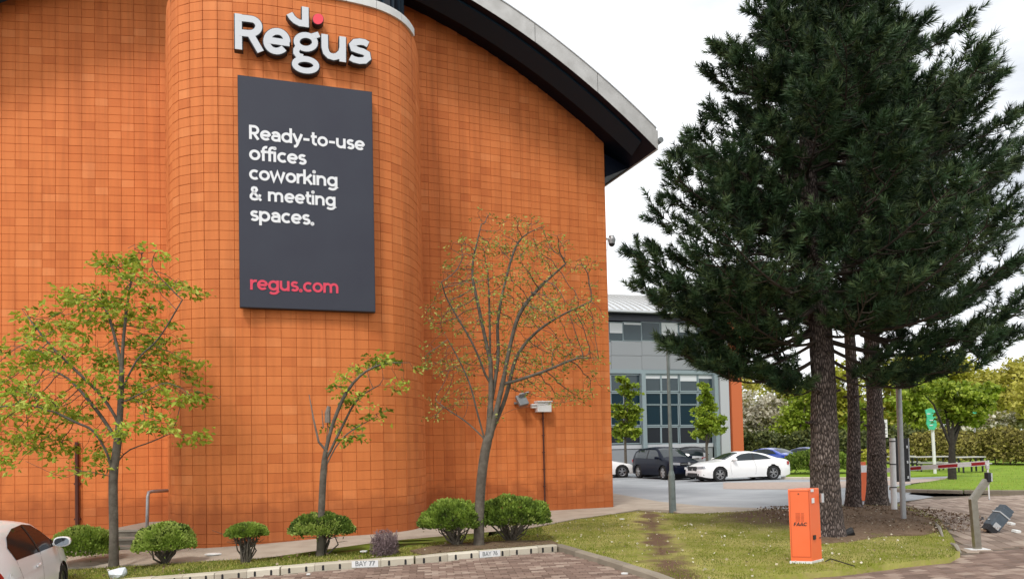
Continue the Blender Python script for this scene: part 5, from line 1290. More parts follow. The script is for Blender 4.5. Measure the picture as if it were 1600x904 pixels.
# ================================================================ CARS
def wheel(par, x, y, r_, w_, rim='rim_metal', spokes=5, side=1):
    t = bpy.data.objects.new('wheel', None)
    mb = MB(); pr = [(r_ * .66, -.5), (r_ * .9, -.5), (r_, -.36), (r_, .36), (r_ * .9, .5), (r_ * .66, .5)]; ns = 28
    for k, (ra, wy) in enumerate(pr):
        for j in range(ns): a = 2 * math.pi * j / ns; mb.v.append((x + ra * math.cos(a), y + wy * w_, r_ + ra * math.sin(a)))
    for k in range(len(pr)):
        for j in range(ns):
            k2 = (k + 1) % len(pr); mb.f.append((k * ns + j, k * ns + (j + 1) % ns, k2 * ns + (j + 1) % ns, k2 * ns + j)); mb.tint.append(0); mb.mi.append(0)
    ty = mb.build('wheel', 'tyre', par, world=False, smooth=False)
    mb = MB(); yo = y + side * w_ * .44; R0 = r_ * .68
    for j in range(ns):
        a, b = 2 * math.pi * j / ns, 2 * math.pi * (j + 1) / ns
        P = lambda q, rr_, yy: (x + rr_ * math.cos(q), yy, r_ + rr_ * math.sin(q))
        mb.quad(P(a, R0, yo), P(b, R0, yo), P(b, R0 * .88, yo - side * .012), P(a, R0 * .88, yo - side * .012)); mb.quad(P(a, R0 * .88, yo - side * .012), P(b, R0 * .88, yo - side * .012), P(b, R0 * .88, yo - side * .10), P(a, R0 * .88, yo - side * .10))
    for k in range(spokes):
        for dl in (-.13, .13):
            a = 2 * math.pi * k / spokes + .3; a1 = a + dl * .5; a2 = a + dl * 1.6
            P = []
            for rr_, aa, hw in ((r_ * .10, a1, .022), (R0 * .9, a2, .016)):
                c = Vector((math.cos(aa), 0, math.sin(aa))) * rr_; tn = Vector((-math.sin(aa), 0, math.cos(aa))) * hw
                for s_ in (-1, 1): P.append(c + tn * s_)
            o_ = Vector((x, 0, r_)); F_ = [o_ + P[0] + Vector((0, yo, 0)), o_ + P[1] + Vector((0, yo, 0)), o_ + P[3] + Vector((0, yo - side * .01, 0)), o_ + P[2] + Vector((0, yo - side * .01, 0))]
            mb.hexa(F_ + [q - Vector((0, side * .03, 0)) for q in F_])
    mb.tube([(x, yo - side * .03, r_), (x, yo + side * .008, r_)], r_ * .15, 12)
    mb.build('rim', rim, ty, world=False)
    mb = MB(); mb.tube([(x, yo - side * .10, r_), (x, yo - side * .12, r_)], R0 * .88, 20); mb.build('brake', 'black_plastic', ty, world=False)
def car(label, loc, heading, L, W, H, top, belt, wb, paint, wh=.33, roofc=None, side_win=None, ws=None, rw=None, glass='car_glass', front=None, rear=None, step=.06, rim='rim_metal', gy=.24, sill=.19, fo_=None, doors=(), mirror_x=.52, lights=True, cat='car', tuck=.16, plate_r='plate_yellow', group=None, spokes=5, dlo_bar=(), sections=30):
    """x runs forward, rear at -L/2; top = [(x, z)...] centre line; belt = [(x, z)...] shoulder line"""
    t = thing('parked_car', label, cat, loc, heading, group)
    kx, kz = zip(*top)
    xs = np.arange(-L / 2, L / 2 + 1e-6, L / round(L / step))
    fine = np.linspace(-L / 2 - .3, L / 2 + .3, 600); zf = np.interp(fine, kx, kz); ker = np.hanning(27); ker /= ker.sum(); zf = np.convolve(np.pad(zf, 13, mode='edge'), ker, 'valid')
    ztop = lambda x: float(np.interp(x, fine, zf))
    bx, bz = zip(*belt); zbelt = lambda x: float(np.interp(x, bx, bz))
    def hw(x):
        e = max(0, (abs(x) - (L / 2 - .75)) / .75); return W / 2 * (1 - tuck * e ** 2.2 - (.10 if abs(x) > L / 2 - .05 else 0) * 0)
    def zlow(x):
        e = max(0, (abs(x) - (L / 2 - .5)) / .5); return sill + .08 * e * e
    def ys(x, z):
        zb = min(zbelt(x), ztop(x) - .02); h_ = hw(x)
        if z <= zb:
            f = (z - sill) / max(.1, zb - sill); f = max(0, min(1, f)); return h_ * (.955 + .045 * math.sin(math.pi * min(1, f * 1.05 + .02)) ** .7) - .02 * f ** 4
        f = (z - zb) / max(.05, H - zbelt(0)); return (h_ * .957 - .02) * (1 - gy * f - .10 * f * f)
    def tz(x, y):
        ze = ztop(x) - .075; ye = ys(x, ze); f = min(1, abs(y) / max(ye, .01)); return ze + .075 * (1 - f ** 2.6)
    nz_, ny_ = 13, 7
    wx = (fo_ if fo_ is not None else L / 2 - .82, (fo_ if fo_ is not None else L / 2 - .82) - wb)
    Ra = wh * 1.13
    V, ring = [], []
    for x in xs:
        z0, z1 = zlow(x), ztop(x) - .075; zb = zbelt(x); row = []
        zz = []
        if z1 > zb + .05: zz = list(np.linspace(z0, zb, nz_ - 4)) + list(np.linspace(zb, z1, 5))[1:]
        else: zz = list(np.linspace(z0, z1, nz_))
        for z in zz: row.append((x, ys(x, z), z))
        ye = ys(x, z1)
        for k in range(1, ny_ + 1): y = ye * (1 - k / ny_); row.append((x, y, tz(x, y)))
        ring.append(row)
    nr = len(ring[0]); mb = MB()
    # snap the lower flank to the round arches
    def snap(p):
        x, y, z = p
        for c in wx:
            d = math.hypot(x - c, z - wh)
            if d < Ra and z < wh + Ra and z > .02:
                if z < wh: dx = Ra if x > c else -Ra; return p if abs(x - c) < Ra - step else (c + dx, y, z)
                k = Ra / max(d, .001)
                if d > Ra - step * 1.3: return (c + (x - c) * k, ys(x, wh + (z - wh) * k), wh + (z - wh) * k)
        return p
    idx = {}
    def vid(i, j, s):
        key = (i, j, s if j < nr - 1 else 1)
        if key not in idx:
            p = snap(ring[i][j]) if j < nz_ else ring[i][j]; idx[key] = len(mb.v); mb.v.append((p[0], p[1] * s, p[2]))
        return idx[key]
    for i in range(len(xs) - 1):
        for j in range(nr - 1):
            c = [ring[i][j], ring[i + 1][j], ring[i + 1][j + 1], ring[i][j + 1]]; cx, cz = sum(q[0] for q in c) / 4, sum(q[2] for q in c) / 4
            if j < nz_ - 1 and any(math.hypot(cx - q, cz - wh) < Ra - .01 or (abs(cx - q) < Ra - .01 and cz < wh) for q in wx): continue
            rf = 1 if (roofc and cz > zbelt(cx) + .12) else 0
            for s in (1, -1):
                mb.f.append(tuple(vid(*q, s) for q in ((i, j), (i + 1, j), (i + 1, j + 1), (i, j + 1)))); mb.tint.append(0); mb.mi.append(rf)
    for i in (0, len(xs) - 1):
        # rounded bumper face
        sg_ = -1 if i == 0 else 1
        row = [(p[0] + 0, p[1], p[2]) for p in ring[i]]
        cz = sum(p[2] for p in row) / nr
        prev = [vid(i, j, 1) for j in range(nr)] + [vid(i, j, -1) for j in range(nr - 2, -1, -1)]
        for sc_, ox in ((.93, .05), (.80, .075), (.0, .085)):
            cur = []
            for v_ in [mb.v[q] for q in [vid(i, j, 1) for j in range(nr)] + [vid(i, j, -1) for j in range(nr - 2, -1, -1)]]:
                mb.v.append((xs[i] + sg_ * ox, v_[1] * sc_, cz + (v_[2] - cz) * sc_)); cur.append(len(mb.v) - 1)
            for a in range(len(prev) - 1): mb.f.append((prev[a], prev[a + 1], cur[a + 1], cur[a])); mb.tint.append(0); mb.mi.append(0)
            mb.f.append((prev[-1], prev[0], cur[0], cur[-1])); mb.tint.append(0); mb.mi.append(0)
            prev = cur
    body = mb.build('body', [paint, roofc] if roofc else paint, t, world=False, smooth=True)
    mb = MB(); mb.box((0, 0, sill + .12), (L - .35, W * .80, .14))
    for q in wx: mb.box((q, 0, wh + .06), (Ra * 2.0, W * .74, Ra * 2 - .1))
    mb.build('underbody', 'black_plastic', body, world=False)
    # overlays: outlines laid on the body's own surface
    def patch(name, poly, m, side=0, off=.006, par=None, thick=.012, st=.09):
        """side 1/-1: poly in (x, z); side 0: poly in (x, y) seen from above"""
        bm = bmesh.new(); bm.faces.new([bm.verts.new((a, b, 0)) for a, b in poly]); bmesh.ops.triangulate(bm, faces=bm.faces[:])
        a0, a1 = min(p[0] for p in poly), max(p[0] for p in poly); b0, b1 = min(p[1] for p in poly), max(p[1] for p in poly)
        for lo, hi, no in ((a0, a1, (1, 0, 0)), (b0, b1, (0, 1, 0))):
            k = math.floor(lo / st) + 1
            while k * st < hi: bmesh.ops.bisect_plane(bm, geom=bm.verts[:] + bm.edges[:] + bm.faces[:], plane_co=tuple(c * k * st for c in no), plane_no=no); k += 1
        for v_ in bm.verts:
            a, b = v_.co.x, v_.co.y
            if side: v_.co = (a, side * (ys(a, b) + off), b)
            else: v_.co = (a, b, tz(a, b) + off)
        bmesh.ops.recalc_face_normals(bm, faces=bm.faces[:])
        me = bpy.data.meshes.new(name); bm.to_mesh(me); bm.free(); me.materials.append(M[m]); me.polygons.foreach_set('use_smooth', [True] * len(me.polygons))
        return link(name, me, par or body)
    for s in (1, -1):
        for w_ in side_win: patch('side_window', w_, glass, s)
        for w_ in dlo_bar: patch('window_pillar', w_, 'black_plastic', s, .011)
        for w_ in doors:
            seam = [(a + .004, b) for a, b in w_] + [(a - .004, b) for a, b in reversed(w_)]
            patch('door_seam', seam, 'black_plastic', s, .003)
    def across(name, x0, x1, y0, y1, m, off=.006, rc=.0):
        patch(name, [(x0, -y0), (x0, y0), (x1, y1), (x1, -y1)], m, 0, off)
    if ws: across('windscreen', *ws, glass)
    if rw: across('rear_window', *rw, glass)
    for sx_, lst in ((1, front or []), (-1, rear or [])):
        for item in lst:
            nm_, m_, poly = item[:3]; dpt = item[3] if len(item) > 3 else .02
            for s in ((1, -1) if (len(item) > 4 and item[4]) else (1,)):
                mb = MB(); P = []
                for y, z in poly:
                    ye = hw(sx_ * L / 2) * .95; e = max(0, abs(y) / ye - .72) / .28; xx = L / 2 + .085 - .10 * min(1, e) ** 2 - (.17 * max(0, e - 1) + (.0))
                    P.append((sx_ * (xx + .004), y * s, z))
                mb.prism(P, (-sx_ * (-dpt), 0, 0)) if False else mb.prism([(p[0] + sx_ * dpt * .3, p[1], p[2]) for p in P], (-sx_ * .10, 0, 0))
                mb.build(nm_, m_, body, world=False)
    for q in wx:
        for s in (1, -1): wheel(t, q, s * (W / 2 - .12), wh, .22, rim, spokes, s)
    mxx = mirror_x
    for s in (1, -1):
        mb = MB(); zb = zbelt(mxx) + .07; yb = ys(mxx, zb)
        mb.tube([(mxx + .03, s * (yb - .03), zb - .03), (mxx + .01, s * (yb + .06), zb)], .025, 6)
        c = Vector((mxx, s * (yb + .14), zb + .03)); P0 = []
        for k, (dx, sc_) in enumerate(((-.05, .92), (-.035, 1.0), (.04, .95), (.09, .6), (.105, .2))):
            base_ = len(mb.v)
            for j in range(16):
                a = 2 * math.pi * j / 16; cy, cz_ = math.cos(a), math.sin(a)
                mb.v.append((c.x + dx, c.y + s * (abs(cy) ** .8 * (1 if cy > 0 else -1)) * .115 * sc_, c.z + (abs(cz_) ** .8 * (1 if cz_ > 0 else -1)) * .075 * sc_))
            if k:
                for j in range(16): mb.f.append((base_ - 16 + j, base_ - 16 + (j + 1) % 16, base_ + (j + 1) % 16, base_ + j)); mb.tint.append(0); mb.mi.append(0)
        mb.f.append(tuple(range(base_, base_ + 16))); mb.tint.append(0); mb.mi.append(0)
        f0 = base_ - 64; mb.f.append(tuple(range(f0, f0 + 16))); mb.tint.append(0); mb.mi.append(0)
        mr = mb.build('mirror', paint, body, world=False, smooth=False)
        mg = MB(); pts = [(c.x - .052, c.y + s * (abs(math.cos(a)) ** .8 * (1 if math.cos(a) > 0 else -1)) * .095, c.z + (abs(math.sin(a)) ** .8 * (1 if math.sin(a) > 0 else -1)) * .058) for a in [2 * math.pi * j / 16 for j in range(16)]]
        mg.prism(pts, (-.006, 0, 0)); mg.build('mirror_glass', 'mirror_glass', body, world=False)
    return t, body, patch, ys, tz
def rect(y0, z0, y1, z1): return [(y0, z0), (y1, z0), (y1, z1), (y0, z1)]
PLT = lambda z, w_=.26, m_='plate_white': ('number_plate', m_, rect(-w_, z, w_, z + .11), .03)
# near white hatchback, only its rear flank inside the picture
hatch_top = [(-2.2, .93), (-2.13, 1.0), (-1.98, 1.25), (-1.75, 1.39), (-1.3, 1.43), (-.2, 1.44), (.3, 1.40), (.62, 1.25), (1.15, .985), (1.6, .90), (2.0, .78), (2.15, .66)]
hb = [(-2.15, .985), (-1, .955), (1.0, .90), (2.2, .70)]
HX, HY = -7.33, 9.95
hatch_top = [(x * .9, z) for x, z in hatch_top]; hb = [(x * .9, z) for x, z in hb]
sq = lambda P: [(x * .9, z) for x, z in P]
c1_, body, patch, ys_, tz_ = car('white hatchback parked at the left edge, its red tail lamp and wing mirror in view', (HX, HY, gz(HX, HY) - .01), R(110), 3.8, 1.77, 1.44, hatch_top, hb, 2.32, 'car_white', .32,
    side_win=[sq([(-1.28, .985), (-.02, .955), (1.02, .935), (.93, 1.0), (.55, 1.20), (.28, 1.305), (-.1, 1.345), (-.7, 1.335), (-1.15, 1.265), (-1.38, 1.15)])],
    dlo_bar=[[(-.10, .95), (-.03, .95), (-.11, 1.33), (-.18, 1.33)], [(.66, .95), (.93, .93), (.76, 1.06)]],
    ws=(1.0, .38, .62, .50), rw=(-1.58, -1.88, .48, .60), glass='tinted_glass',
    rear=[('tail_lamp', 'tail_red', [(.47, .74), (.74, .74), (.745, .80), (.74, .92), (.52, .92)], .03, True), PLT(.52, .26, 'plate_yellow'), ('bumper_trim', 'black_plastic', rect(-.5, .26, .5, .34), .02)],
    front=[('headlight', 'headlamp', [(.45, .58), (.76, .60), (.72, .70), (.45, .68)], .02, True), ('grille', 'black_plastic', rect(-.3, .3, .3, .66), .02)],
    doors=[[(-.05, .25), (-.08, .60), (-.02, .95)], [(.85, .25), (.88, .6), (.93, .93)], [(-1.0, .66), (-1.06, .80), (-1.14, .98)]], rim='rim_metal', sill=.18, mirror_x=.72, step=.045)
for s in (1, -1):
    patch('tail_lamp', [(-1.88, .73), (-1.66, .76), (-1.62, .84), (-1.66, .90), (-1.88, .935)], 'tail_red', s, .010)
    patch('flank_crease', [(-1.4, .795), (1.05, .735), (1.05, .742), (-1.4, .804)], 'car_white', s, .010)
    patch('sill_crease', [(-.7, .34), (.7, .30), (.7, .32), (-.7, .36)], 'car_white', s, .014)
    mb = MB(); mb.box((-.30, s * (ys_(-.3, .80) + .018), .80), (.19, .025, .03)); mb.box((-.22, s * (ys_(-.2, .80) + .012), .80), (.06, .02, .05)); mb.build('door_handle', 'car_white', body, world=False, bevel=.008)
    mb = MB(); mb.tube([(-1.45, s * ys_(-1.45, .80), .80), (-1.45, s * (ys_(-1.45, .8) + .004), .80)], .07, 20); mb.build('fuel_flap', 'car_white', body, world=False)
def place(fx, fy, rx, ry, L, wb, fo): 
    """position and heading from the front and rear wheel's places on the ground"""
    d = Vector((fx - rx, fy - ry)).normalized(); m_ = Vector(((fx + rx) / 2, (fy + ry) / 2)); off_ = fo - wb / 2
    return m_ - d * off_, math.atan2(d.y, d.x), d
# white coupe, left flank and nose towards us: its near side wheels stand at these points
coupe_top = [(-2.33, .88), (-2.2, .99), (-1.72, 1.06), (-1.1, 1.27), (-.5, 1.365), (0, 1.375), (.45, 1.28), (1.15, .97), (1.8, .90), (2.15, .78), (2.33, .62)]
d = Vector((9.46 - 12.25, 34.0 - 34.75)).normalized(); nn_ = Vector((d.y, -d.x)); 
near = Vector((9.5, 34.0)); ctr = near - d * 1.45 - nn_ * (-.82) * -1 * -1
nr_ = Vector((-d.y, d.x)); nr_ = nr_ if nr_.y > 0 else -nr_
ctr = near - d * 1.47 + nr_ * .8
car('white two-door coupe parked broadside in front of the far offices', (ctr.x, ctr.y, gz(*ctr) - .01), math.atan2(d.y, d.x), 4.64, 1.83, 1.375, coupe_top, [(-2.3, .93), (-1, .93), (1, .89), (2.3, .70)], 2.81, 'car_white', .335, fo_=1.47,
    side_win=[[(-1.28, .99), (-.3, .96), (.86, .93), (.45, 1.16), (.22, 1.245), (-.2, 1.29), (-.62, 1.26), (-1.05, 1.13)]], dlo_bar=[[(-.36, .955), (-.28, .955), (-.34, 1.285), (-.42, 1.285)]],
    ws=(1.05, .28, .60, .48), rw=(-.85, -1.62, .46, .56),
    front=[('headlight', 'headlamp', [(.48, .60), (.80, .62), (.78, .73), (.46, .70)], .03, True), ('grille', 'black_plastic', [(.04, .50), (.40, .52), (.40, .70), (.04, .71)], .03, True), ('air_intake', 'black_plastic', rect(-.45, .24, .45, .40), .03), ('side_intake', 'black_plastic', [(.52, .26), (.80, .30), (.78, .42), (.56, .38)], .03, True), PLT(.41, .26)],
    rear=[('tail_lamp', 'tail_red', [(.42, .72), (.84, .70), (.84, .86), (.46, .84)], .03, True), PLT(.6, .26, 'plate_yellow')],
    doors=[[(.86, .28), (.92, .6), (.88, .9)], [(-.38, .28), (-.42, .6), (-.34, .93)]], mirror_x=.72, rim='rim_metal', sill=.17)
# navy estate-height car seen from its front corner
suv_top = [(-2.22, .98), (-2.18, 1.15), (-1.95, 1.48), (-1.6, 1.60), (-.8, 1.66), (.1, 1.65), (.42, 1.55), (1.12, 1.10), (1.6, 1.03), (2.05, .92), (2.2, .75)]
d = Vector((7.68 - 6.80, 36.9 - 39.6)).normalized(); nr_ = Vector((-d.y, d.x)); nr_ = -nr_ if nr_.x < 0 else nr_
ctr = Vector((7.62, 37.1)) - d * 1.3 + nr_ * .8
SUVW = [[(-1.72, 1.09), (-.4, 1.06), (.92, 1.04), (.55, 1.36), (.25, 1.49), (-.8, 1.52), (-1.5, 1.46), (-1.82, 1.33)]]
def suvfront(): return [('headlight', 'headlamp', [(.50, .74), (.86, .76), (.84, .88), (.50, .86)], .03, True), ('grille', 'black_plastic', rect(-.46, .72, .46, .86), .03), ('grille_bar', 'rim_silver', rect(-.45, .785, .45, .80), .05), ('badge', 'rim_silver', [(.07 * math.cos(R(a)), .80 + .07 * math.sin(R(a))) for a in range(0, 360, 30)], .07), ('bumper_intake', 'black_plastic', rect(-.72, .30, .72, .44), .03), PLT(.52, .26)]
car('dark navy family car facing us, parked left of the white coupe', (ctr.x, ctr.y, -.01), math.atan2(d.y, d.x), 4.45, 1.84, 1.66, suv_top, [(-2.3, 1.06), (1, 1.0), (2.3, .85)], 2.64, 'car_navy', .35, fo_=1.3,
    side_win=SUVW, dlo_bar=[[(-.46, 1.05), (-.36, 1.05), (-.42, 1.53), (-.5, 1.53)]], ws=(1.05, .30, .68, .56), rw=(-1.75, -2.12, .56, .64), front=suvfront(), rear=[('tail_lamp', 'tail_red', [(.5, .85), (.84, .85), (.84, 1.0), (.5, 1.0)], .03, True)],
    doors=[[(.9, .3), (.94, .7), (.95, 1.03)], [(-.42, .3), (-.42, .7), (-.4, 1.05)]], mirror_x=.85, rim='rim_silver', sill=.22)
# silver one with its tail towards us
q = at(1083, 700, 44.6)
car('silver car with black rear window, tail towards us, behind the navy car', (q.x, q.y + .6, -.01), R(78), 4.35, 1.9, 1.64, [(-2.15, 1.0), (-2.1, 1.1), (-1.95, 1.42), (-1.6, 1.58), (-.2, 1.64), (.4, 1.56), (1.0, 1.15), (2.1, .95)], [(-2.3, 1.12), (1, 1.02), (2.3, .9)], 2.66, 'car_silver', .36, roofc='black_plastic',
    side_win=[[(-1.7, 1.16), (.8, 1.06), (.4, 1.40), (-.8, 1.46), (-1.6, 1.42)]], ws=(1.0, .4, .66, .56), rw=(-1.72, -2.12, .55, .66),
    rear=[('tail_lamp', 'tail_red', [(.55, .88), (.86, .88), (.86, 1.0), (.55, .99)], .03, True), PLT(.72, .26, 'plate_yellow'), ('rear_bumper', 'black_plastic', [(-.8, .26), (.8, .26), (.86, .5), (-.86, .5)], .05), ('name_strip', 'black_plastic', rect(-.4, .90, .4, .95), .02)], mirror_x=.7, rim='rim_silver')
q = at(925, 700, 41.5)
car('white sports car half hidden by the corner of the orange wall', (q.x, q.y, -.01), R(4), 4.6, 1.94, 1.30, [(-2.3, .82), (-2.1, .95), (-1.4, 1.08), (-.6, 1.28), (0, 1.30), (.5, 1.18), (1.1, .93), (2.0, .78), (2.3, .6)][::1], [(-2.3, .90), (1, .86), (2.3, .66)], 2.75, 'car_white', .34, roofc='car_white',
    side_win=[[(-1.2, .94), (.8, .90), (.4, 1.12), (-.2, 1.21), (-.8, 1.15)]], ws=(1.0, .35, .6, .5), rw=(-.8, -1.7, .5, .6), front=[('headlight', 'headlamp', [(.5, .60), (.85, .60), (.8, .68), (.5, .68)], .03, True), ('grille', 'black_plastic', rect(-.4, .28, .4, .5), .03)], rear=[], mirror_x=.7)
for (u, Y, pt, lab, hd) in ((1199, 47.5, 'car_blue', 'bright blue saloon behind the tail of the white coupe', 118), (1258, 49.0, 'car_darkblue', 'darker blue saloon, partly hidden by the thick pine trunk', 118)):
    q = at(u, 700, Y)
    car(lab, (q.x, q.y, -.01), R(hd), 4.7, 1.88, 1.44, [(-2.35, .95), (-2.25, 1.06), (-1.75, 1.10), (-1.05, 1.36), (-.4, 1.44), (.1, 1.43), (.6, 1.3), (1.2, 1.0), (2.0, .88), (2.35, .66)], [(-2.3, 1.0), (1, .94), (2.3, .72)], 2.8, pt, .34,
        side_win=[[(-1.5, 1.05), (.9, .97), (.5, 1.22), (.15, 1.33), (-.6, 1.36), (-1.15, 1.24)]], dlo_bar=[[(-.35, 1.0), (-.27, 1.0), (-.33, 1.36), (-.41, 1.36)]], ws=(1.1, .4, .62, .52), rw=(-1.0, -1.68, .52, .62),
        rear=[('tail_lamp', 'tail_red', [(.4, .80), (.86, .80), (.86, .94), (.44, .92)], .03, True), PLT(.70, .26, 'plate_yellow'), ('rear_bumper', 'black_plastic', rect(-.7, .24, .7, .40), .04)], front=[], doors=[[(-.35, .28), (-.38, .6), (-.31, 1.0)]], mirror_x=.7, rim='rim_silver')
# ================================================================ STREET THINGS
def flat(mb, P, ext, **k): mb.prism(P, ext, **k)
# orange barrier cabinet
a = G(1243, 879, LAWN); Yc = a.y; 
fx0, fx1, fx2 = at(1233, 820, Yc - .05), at(1262, 820, Yc + .02), at(1281, 820, Yc + .16)
cab = thing('barrier_cabinet', 'orange upright barrier machine cabinet marked FAAC in front of the largest pine', 'barrier cabinet', (a.x + .15, a.y, LAWN), R(0))
hb_ = EYE - Yc * -at(1257, 762, 1).z * 0
zt_ = at(1250, 763, Yc).z
A = Vector((at(1233, 800, Yc).x, Yc)); B = Vector((at(1262.5, 800, Yc).x, Yc - .07)); C_ = Vector((at(1281.5, 800, Yc + .16).x, Yc + .14)); D_ = A + (C_ - B)
def col4(P, z0, z1, lean=0.0): return [(p.x, p.y, z0) for p in P] + [(p.x - lean, p.y, z1) for p in P]
zb_ = LAWN + .02
mb = MB(); mb.hexa(col4([A, B, C_, D_], zb_, zt_, .012)); cb = mb.build('housing', 'orange_paint', cab, bevel=.012)
mb = MB(); cm = (A + B + C_ + D_) / 4; mb.hexa(col4([cm + (p - cm) * 1.07 for p in (A, B, C_, D_)], zb_ - .06, zb_ + .012)); mb.build('base_plate', 'white_paint', cab)
ab = (B - A).normalized(); an_ = Vector((ab.y, -ab.x)); bc = (C_ - B).normalized(); bn = Vector((bc.y, -bc.x)); wab = (B - A).length; wbc = (C_ - B).length
def face(P, d, n, x0, z0, x1, z1, name, m, th=.008, par=None):
    mb = MB(); q = [P + d * x for x in (x0, x1)]
    mb.prism([(q[0].x, q[0].y, z0), (q[1].x, q[1].y, z0), (q[1].x, q[1].y, z1), (q[0].x, q[0].y, z1)], (n.x * th, n.y * th, 0)); return mb.build(name, m, par or cb)
hh_ = zt_ - zb_
mb = MB()                                     # door seams
for x0_, z0_, x1_, z1_ in ((.015, zb_ + .07, .02, zt_ - .03), (wab - .012, zb_ + .07, wab - .006, zt_ - .03), (.015, zt_ - .034, wab - .006, zt_ - .028), (.015, zb_ + .066, wab - .006, zb_ + .072)):
    q = [A + ab * x for x in (x0_, x1_)]; mb.prism([(q[0].x, q[0].y, z0_), (q[1].x, q[1].y, z0_), (q[1].x, q[1].y, z1_), (q[0].x, q[0].y, z1_)], (an_.x * .004, an_.y * .004, 0))
mb.build('door_seam', 'orange_dark', cb)
mb = MB()
for k in range(7):
    for j, (x0_, x1_) in enumerate(((.30, .52), (.56, .70))):
        z = zb_ + hh_ * (.66 - k * .017); q = [A + ab * (wab * x) for x in (x0_, x1_)]; mb.prism([(q[0].x, q[0].y, z), (q[1].x, q[1].y, z), (q[1].x, q[1].y, z + .007), (q[0].x, q[0].y, z + .007)], (an_.x * .004, an_.y * .004, 0))
mb.build('vent_slots', 'orange_dark', cb)
lt = thing('dummy', None, None); bpy.data.objects.remove(lt)
o_ = Vector((A.x + ab.x * wab * .20, A.y + ab.y * wab * .20, zb_ + hh_ * .495)) + Vector((an_.x, an_.y, 0)) * .003 - Vector(cab.location)
write('FAAC', cb, o_, Vector((ab.x, ab.y, 0)), Vector((.12, 0, .62)).normalized() * .85, wab * .60, 'leg_dark', 'lettering', .004, bold=1.25)
face(A, ab, an_, wab * .44, zb_ + hh_ * .925, wab * .50, zb_ + hh_ * .94, 'bolt', 'leg_dark')
face(B, bc, bn, wbc * .20, zb_ + hh_ * .30, wbc * .40, zb_ + hh_ * .36, 'lock', 'leg_dark', .012); face(B, bc, bn, wbc * .80, zb_ + hh_ * .30, wbc * .88, zb_ + hh_ * .315, 'bolt', 'leg_dark')
face(B, bc, bn, wbc * .12, zb_ + hh_ * .955, wbc * .38, zb_ + hh_ * .995, 'sticker', 'white_paint', .003); face(B, bc, bn, wbc * .18, zb_ + hh_ * .80, wbc * .42, zb_ + hh_ * .87, 'sticker', 'debris_white', .003)
mb = MB(); q0 = C_ + Vector((.01, .0)); mb.box((q0.x + .005, q0.y - .02, zb_ + hh_ * .86), (.035, .05, .12)); mb.build('hinge_box', 'steel_light', cb)

# second barrier machine between the rear trunks, carrying the red and white arm
b = G(1351, 781, 0); 
c2_ = thing('barrier_machine', 'orange barrier machine with white top, glimpsed between the two rear pine trunks', 'barrier cabinet', (b.x, b.y, 0))
s_ = b.y / FPX; zt2 = at(1352, 737, b.y).z
mb = MB(); mb.box((b.x, b.y, zt2 / 2), (.36, .32, zt2)); bd = mb.build('housing', 'orange_paint', c2_, bevel=.01)
mb = MB(); mb.hexa([(b.x - .16, b.y - .15, zt2), (b.x + .16, b.y - .15, zt2), (b.x + .16, b.y + .15, zt2), (b.x - .16, b.y + .15, zt2), (b.x - .09, b.y - .09, zt2 + .2), (b.x + .09, b.y - .09, zt2 + .2), (b.x + .09, b.y + .09, zt2 + .2), (b.x - .09, b.y + .09, zt2 + .2)]); mb.build('hood', 'white_paint', c2_)
mb = MB(); mb.box((b.x, b.y, zt2 + .25), (.1, .1, .1)); mb.build('lamp', 'orange_paint', c2_)
mb = MB(); mb.box((b.x + .185, b.y - .1, zt2 / 2), (.01, .08, zt2 * .9)); mb.build('side_strip', 'white_paint', c2_)
p0 = Vector((b.x + .1, b.y - .3, at(1365, 735.5, b.y - .3).z)); p1 = at(1545, 722.5, 18.5)
arm = thing('boom_barrier', 'white barrier arm with dark red stripes reaching across the lane on the right', 'barrier arm', tuple(p0))
dr = (p1 - p0); ln = dr.length; dr.normalize()
def armseg(f0, f1, h_, d_, m_, nm, par=None, up=0.0):
    mb = MB(); X = Vector((dr.x, dr.y, 0)).normalized(); sd_ = Vector((-X.y, X.x, 0))
    q0, q1 = p0 + dr * ln * f0, p0 + dr * ln * f1; U_ = Vector((0, 0, 1)); P = []
    for q in (q0, q1):
        for a_, b_ in ((-1, -1), (1, -1), (1, 1), (-1, 1)): P.append(q + sd_ * d_ / 2 * a_ + U_ * (h_ / 2 * b_ + up))
    mb.hexa(P); return mb.build(nm, m_, par or arm)
armseg(0, 1, .125, .05, 'white_paint', 'arm')
for f0, f1 in ((.0, .12), (.275, .455), (.60, .76), (.87, .975)): armseg(f0, f1, .075, .060, 'red_stripe', 'stripe', up=-.005)
mb = MB(); e = p1 - dr * .08; bt = at(1543.5, 778, e.y); mb.tube([e + Vector((0, -.05, -.02)), (e.x + .02, e.y - .05, e.z - .12), (bt.x, bt.y - .05, bt.z)], [.022, .022, .016], 6); mb.build('support_rod', 'white_paint', arm)
mb = MB(); mb.box((e.x + .01, e.y - .05, e.z - .1), (.07, .06, .08)); mb.tube([(bt.x, bt.y - .05, bt.z), (bt.x, bt.y - .05, bt.z - .03)], .028, 8); mb.build('rod_joint', 'rim_silver', arm)

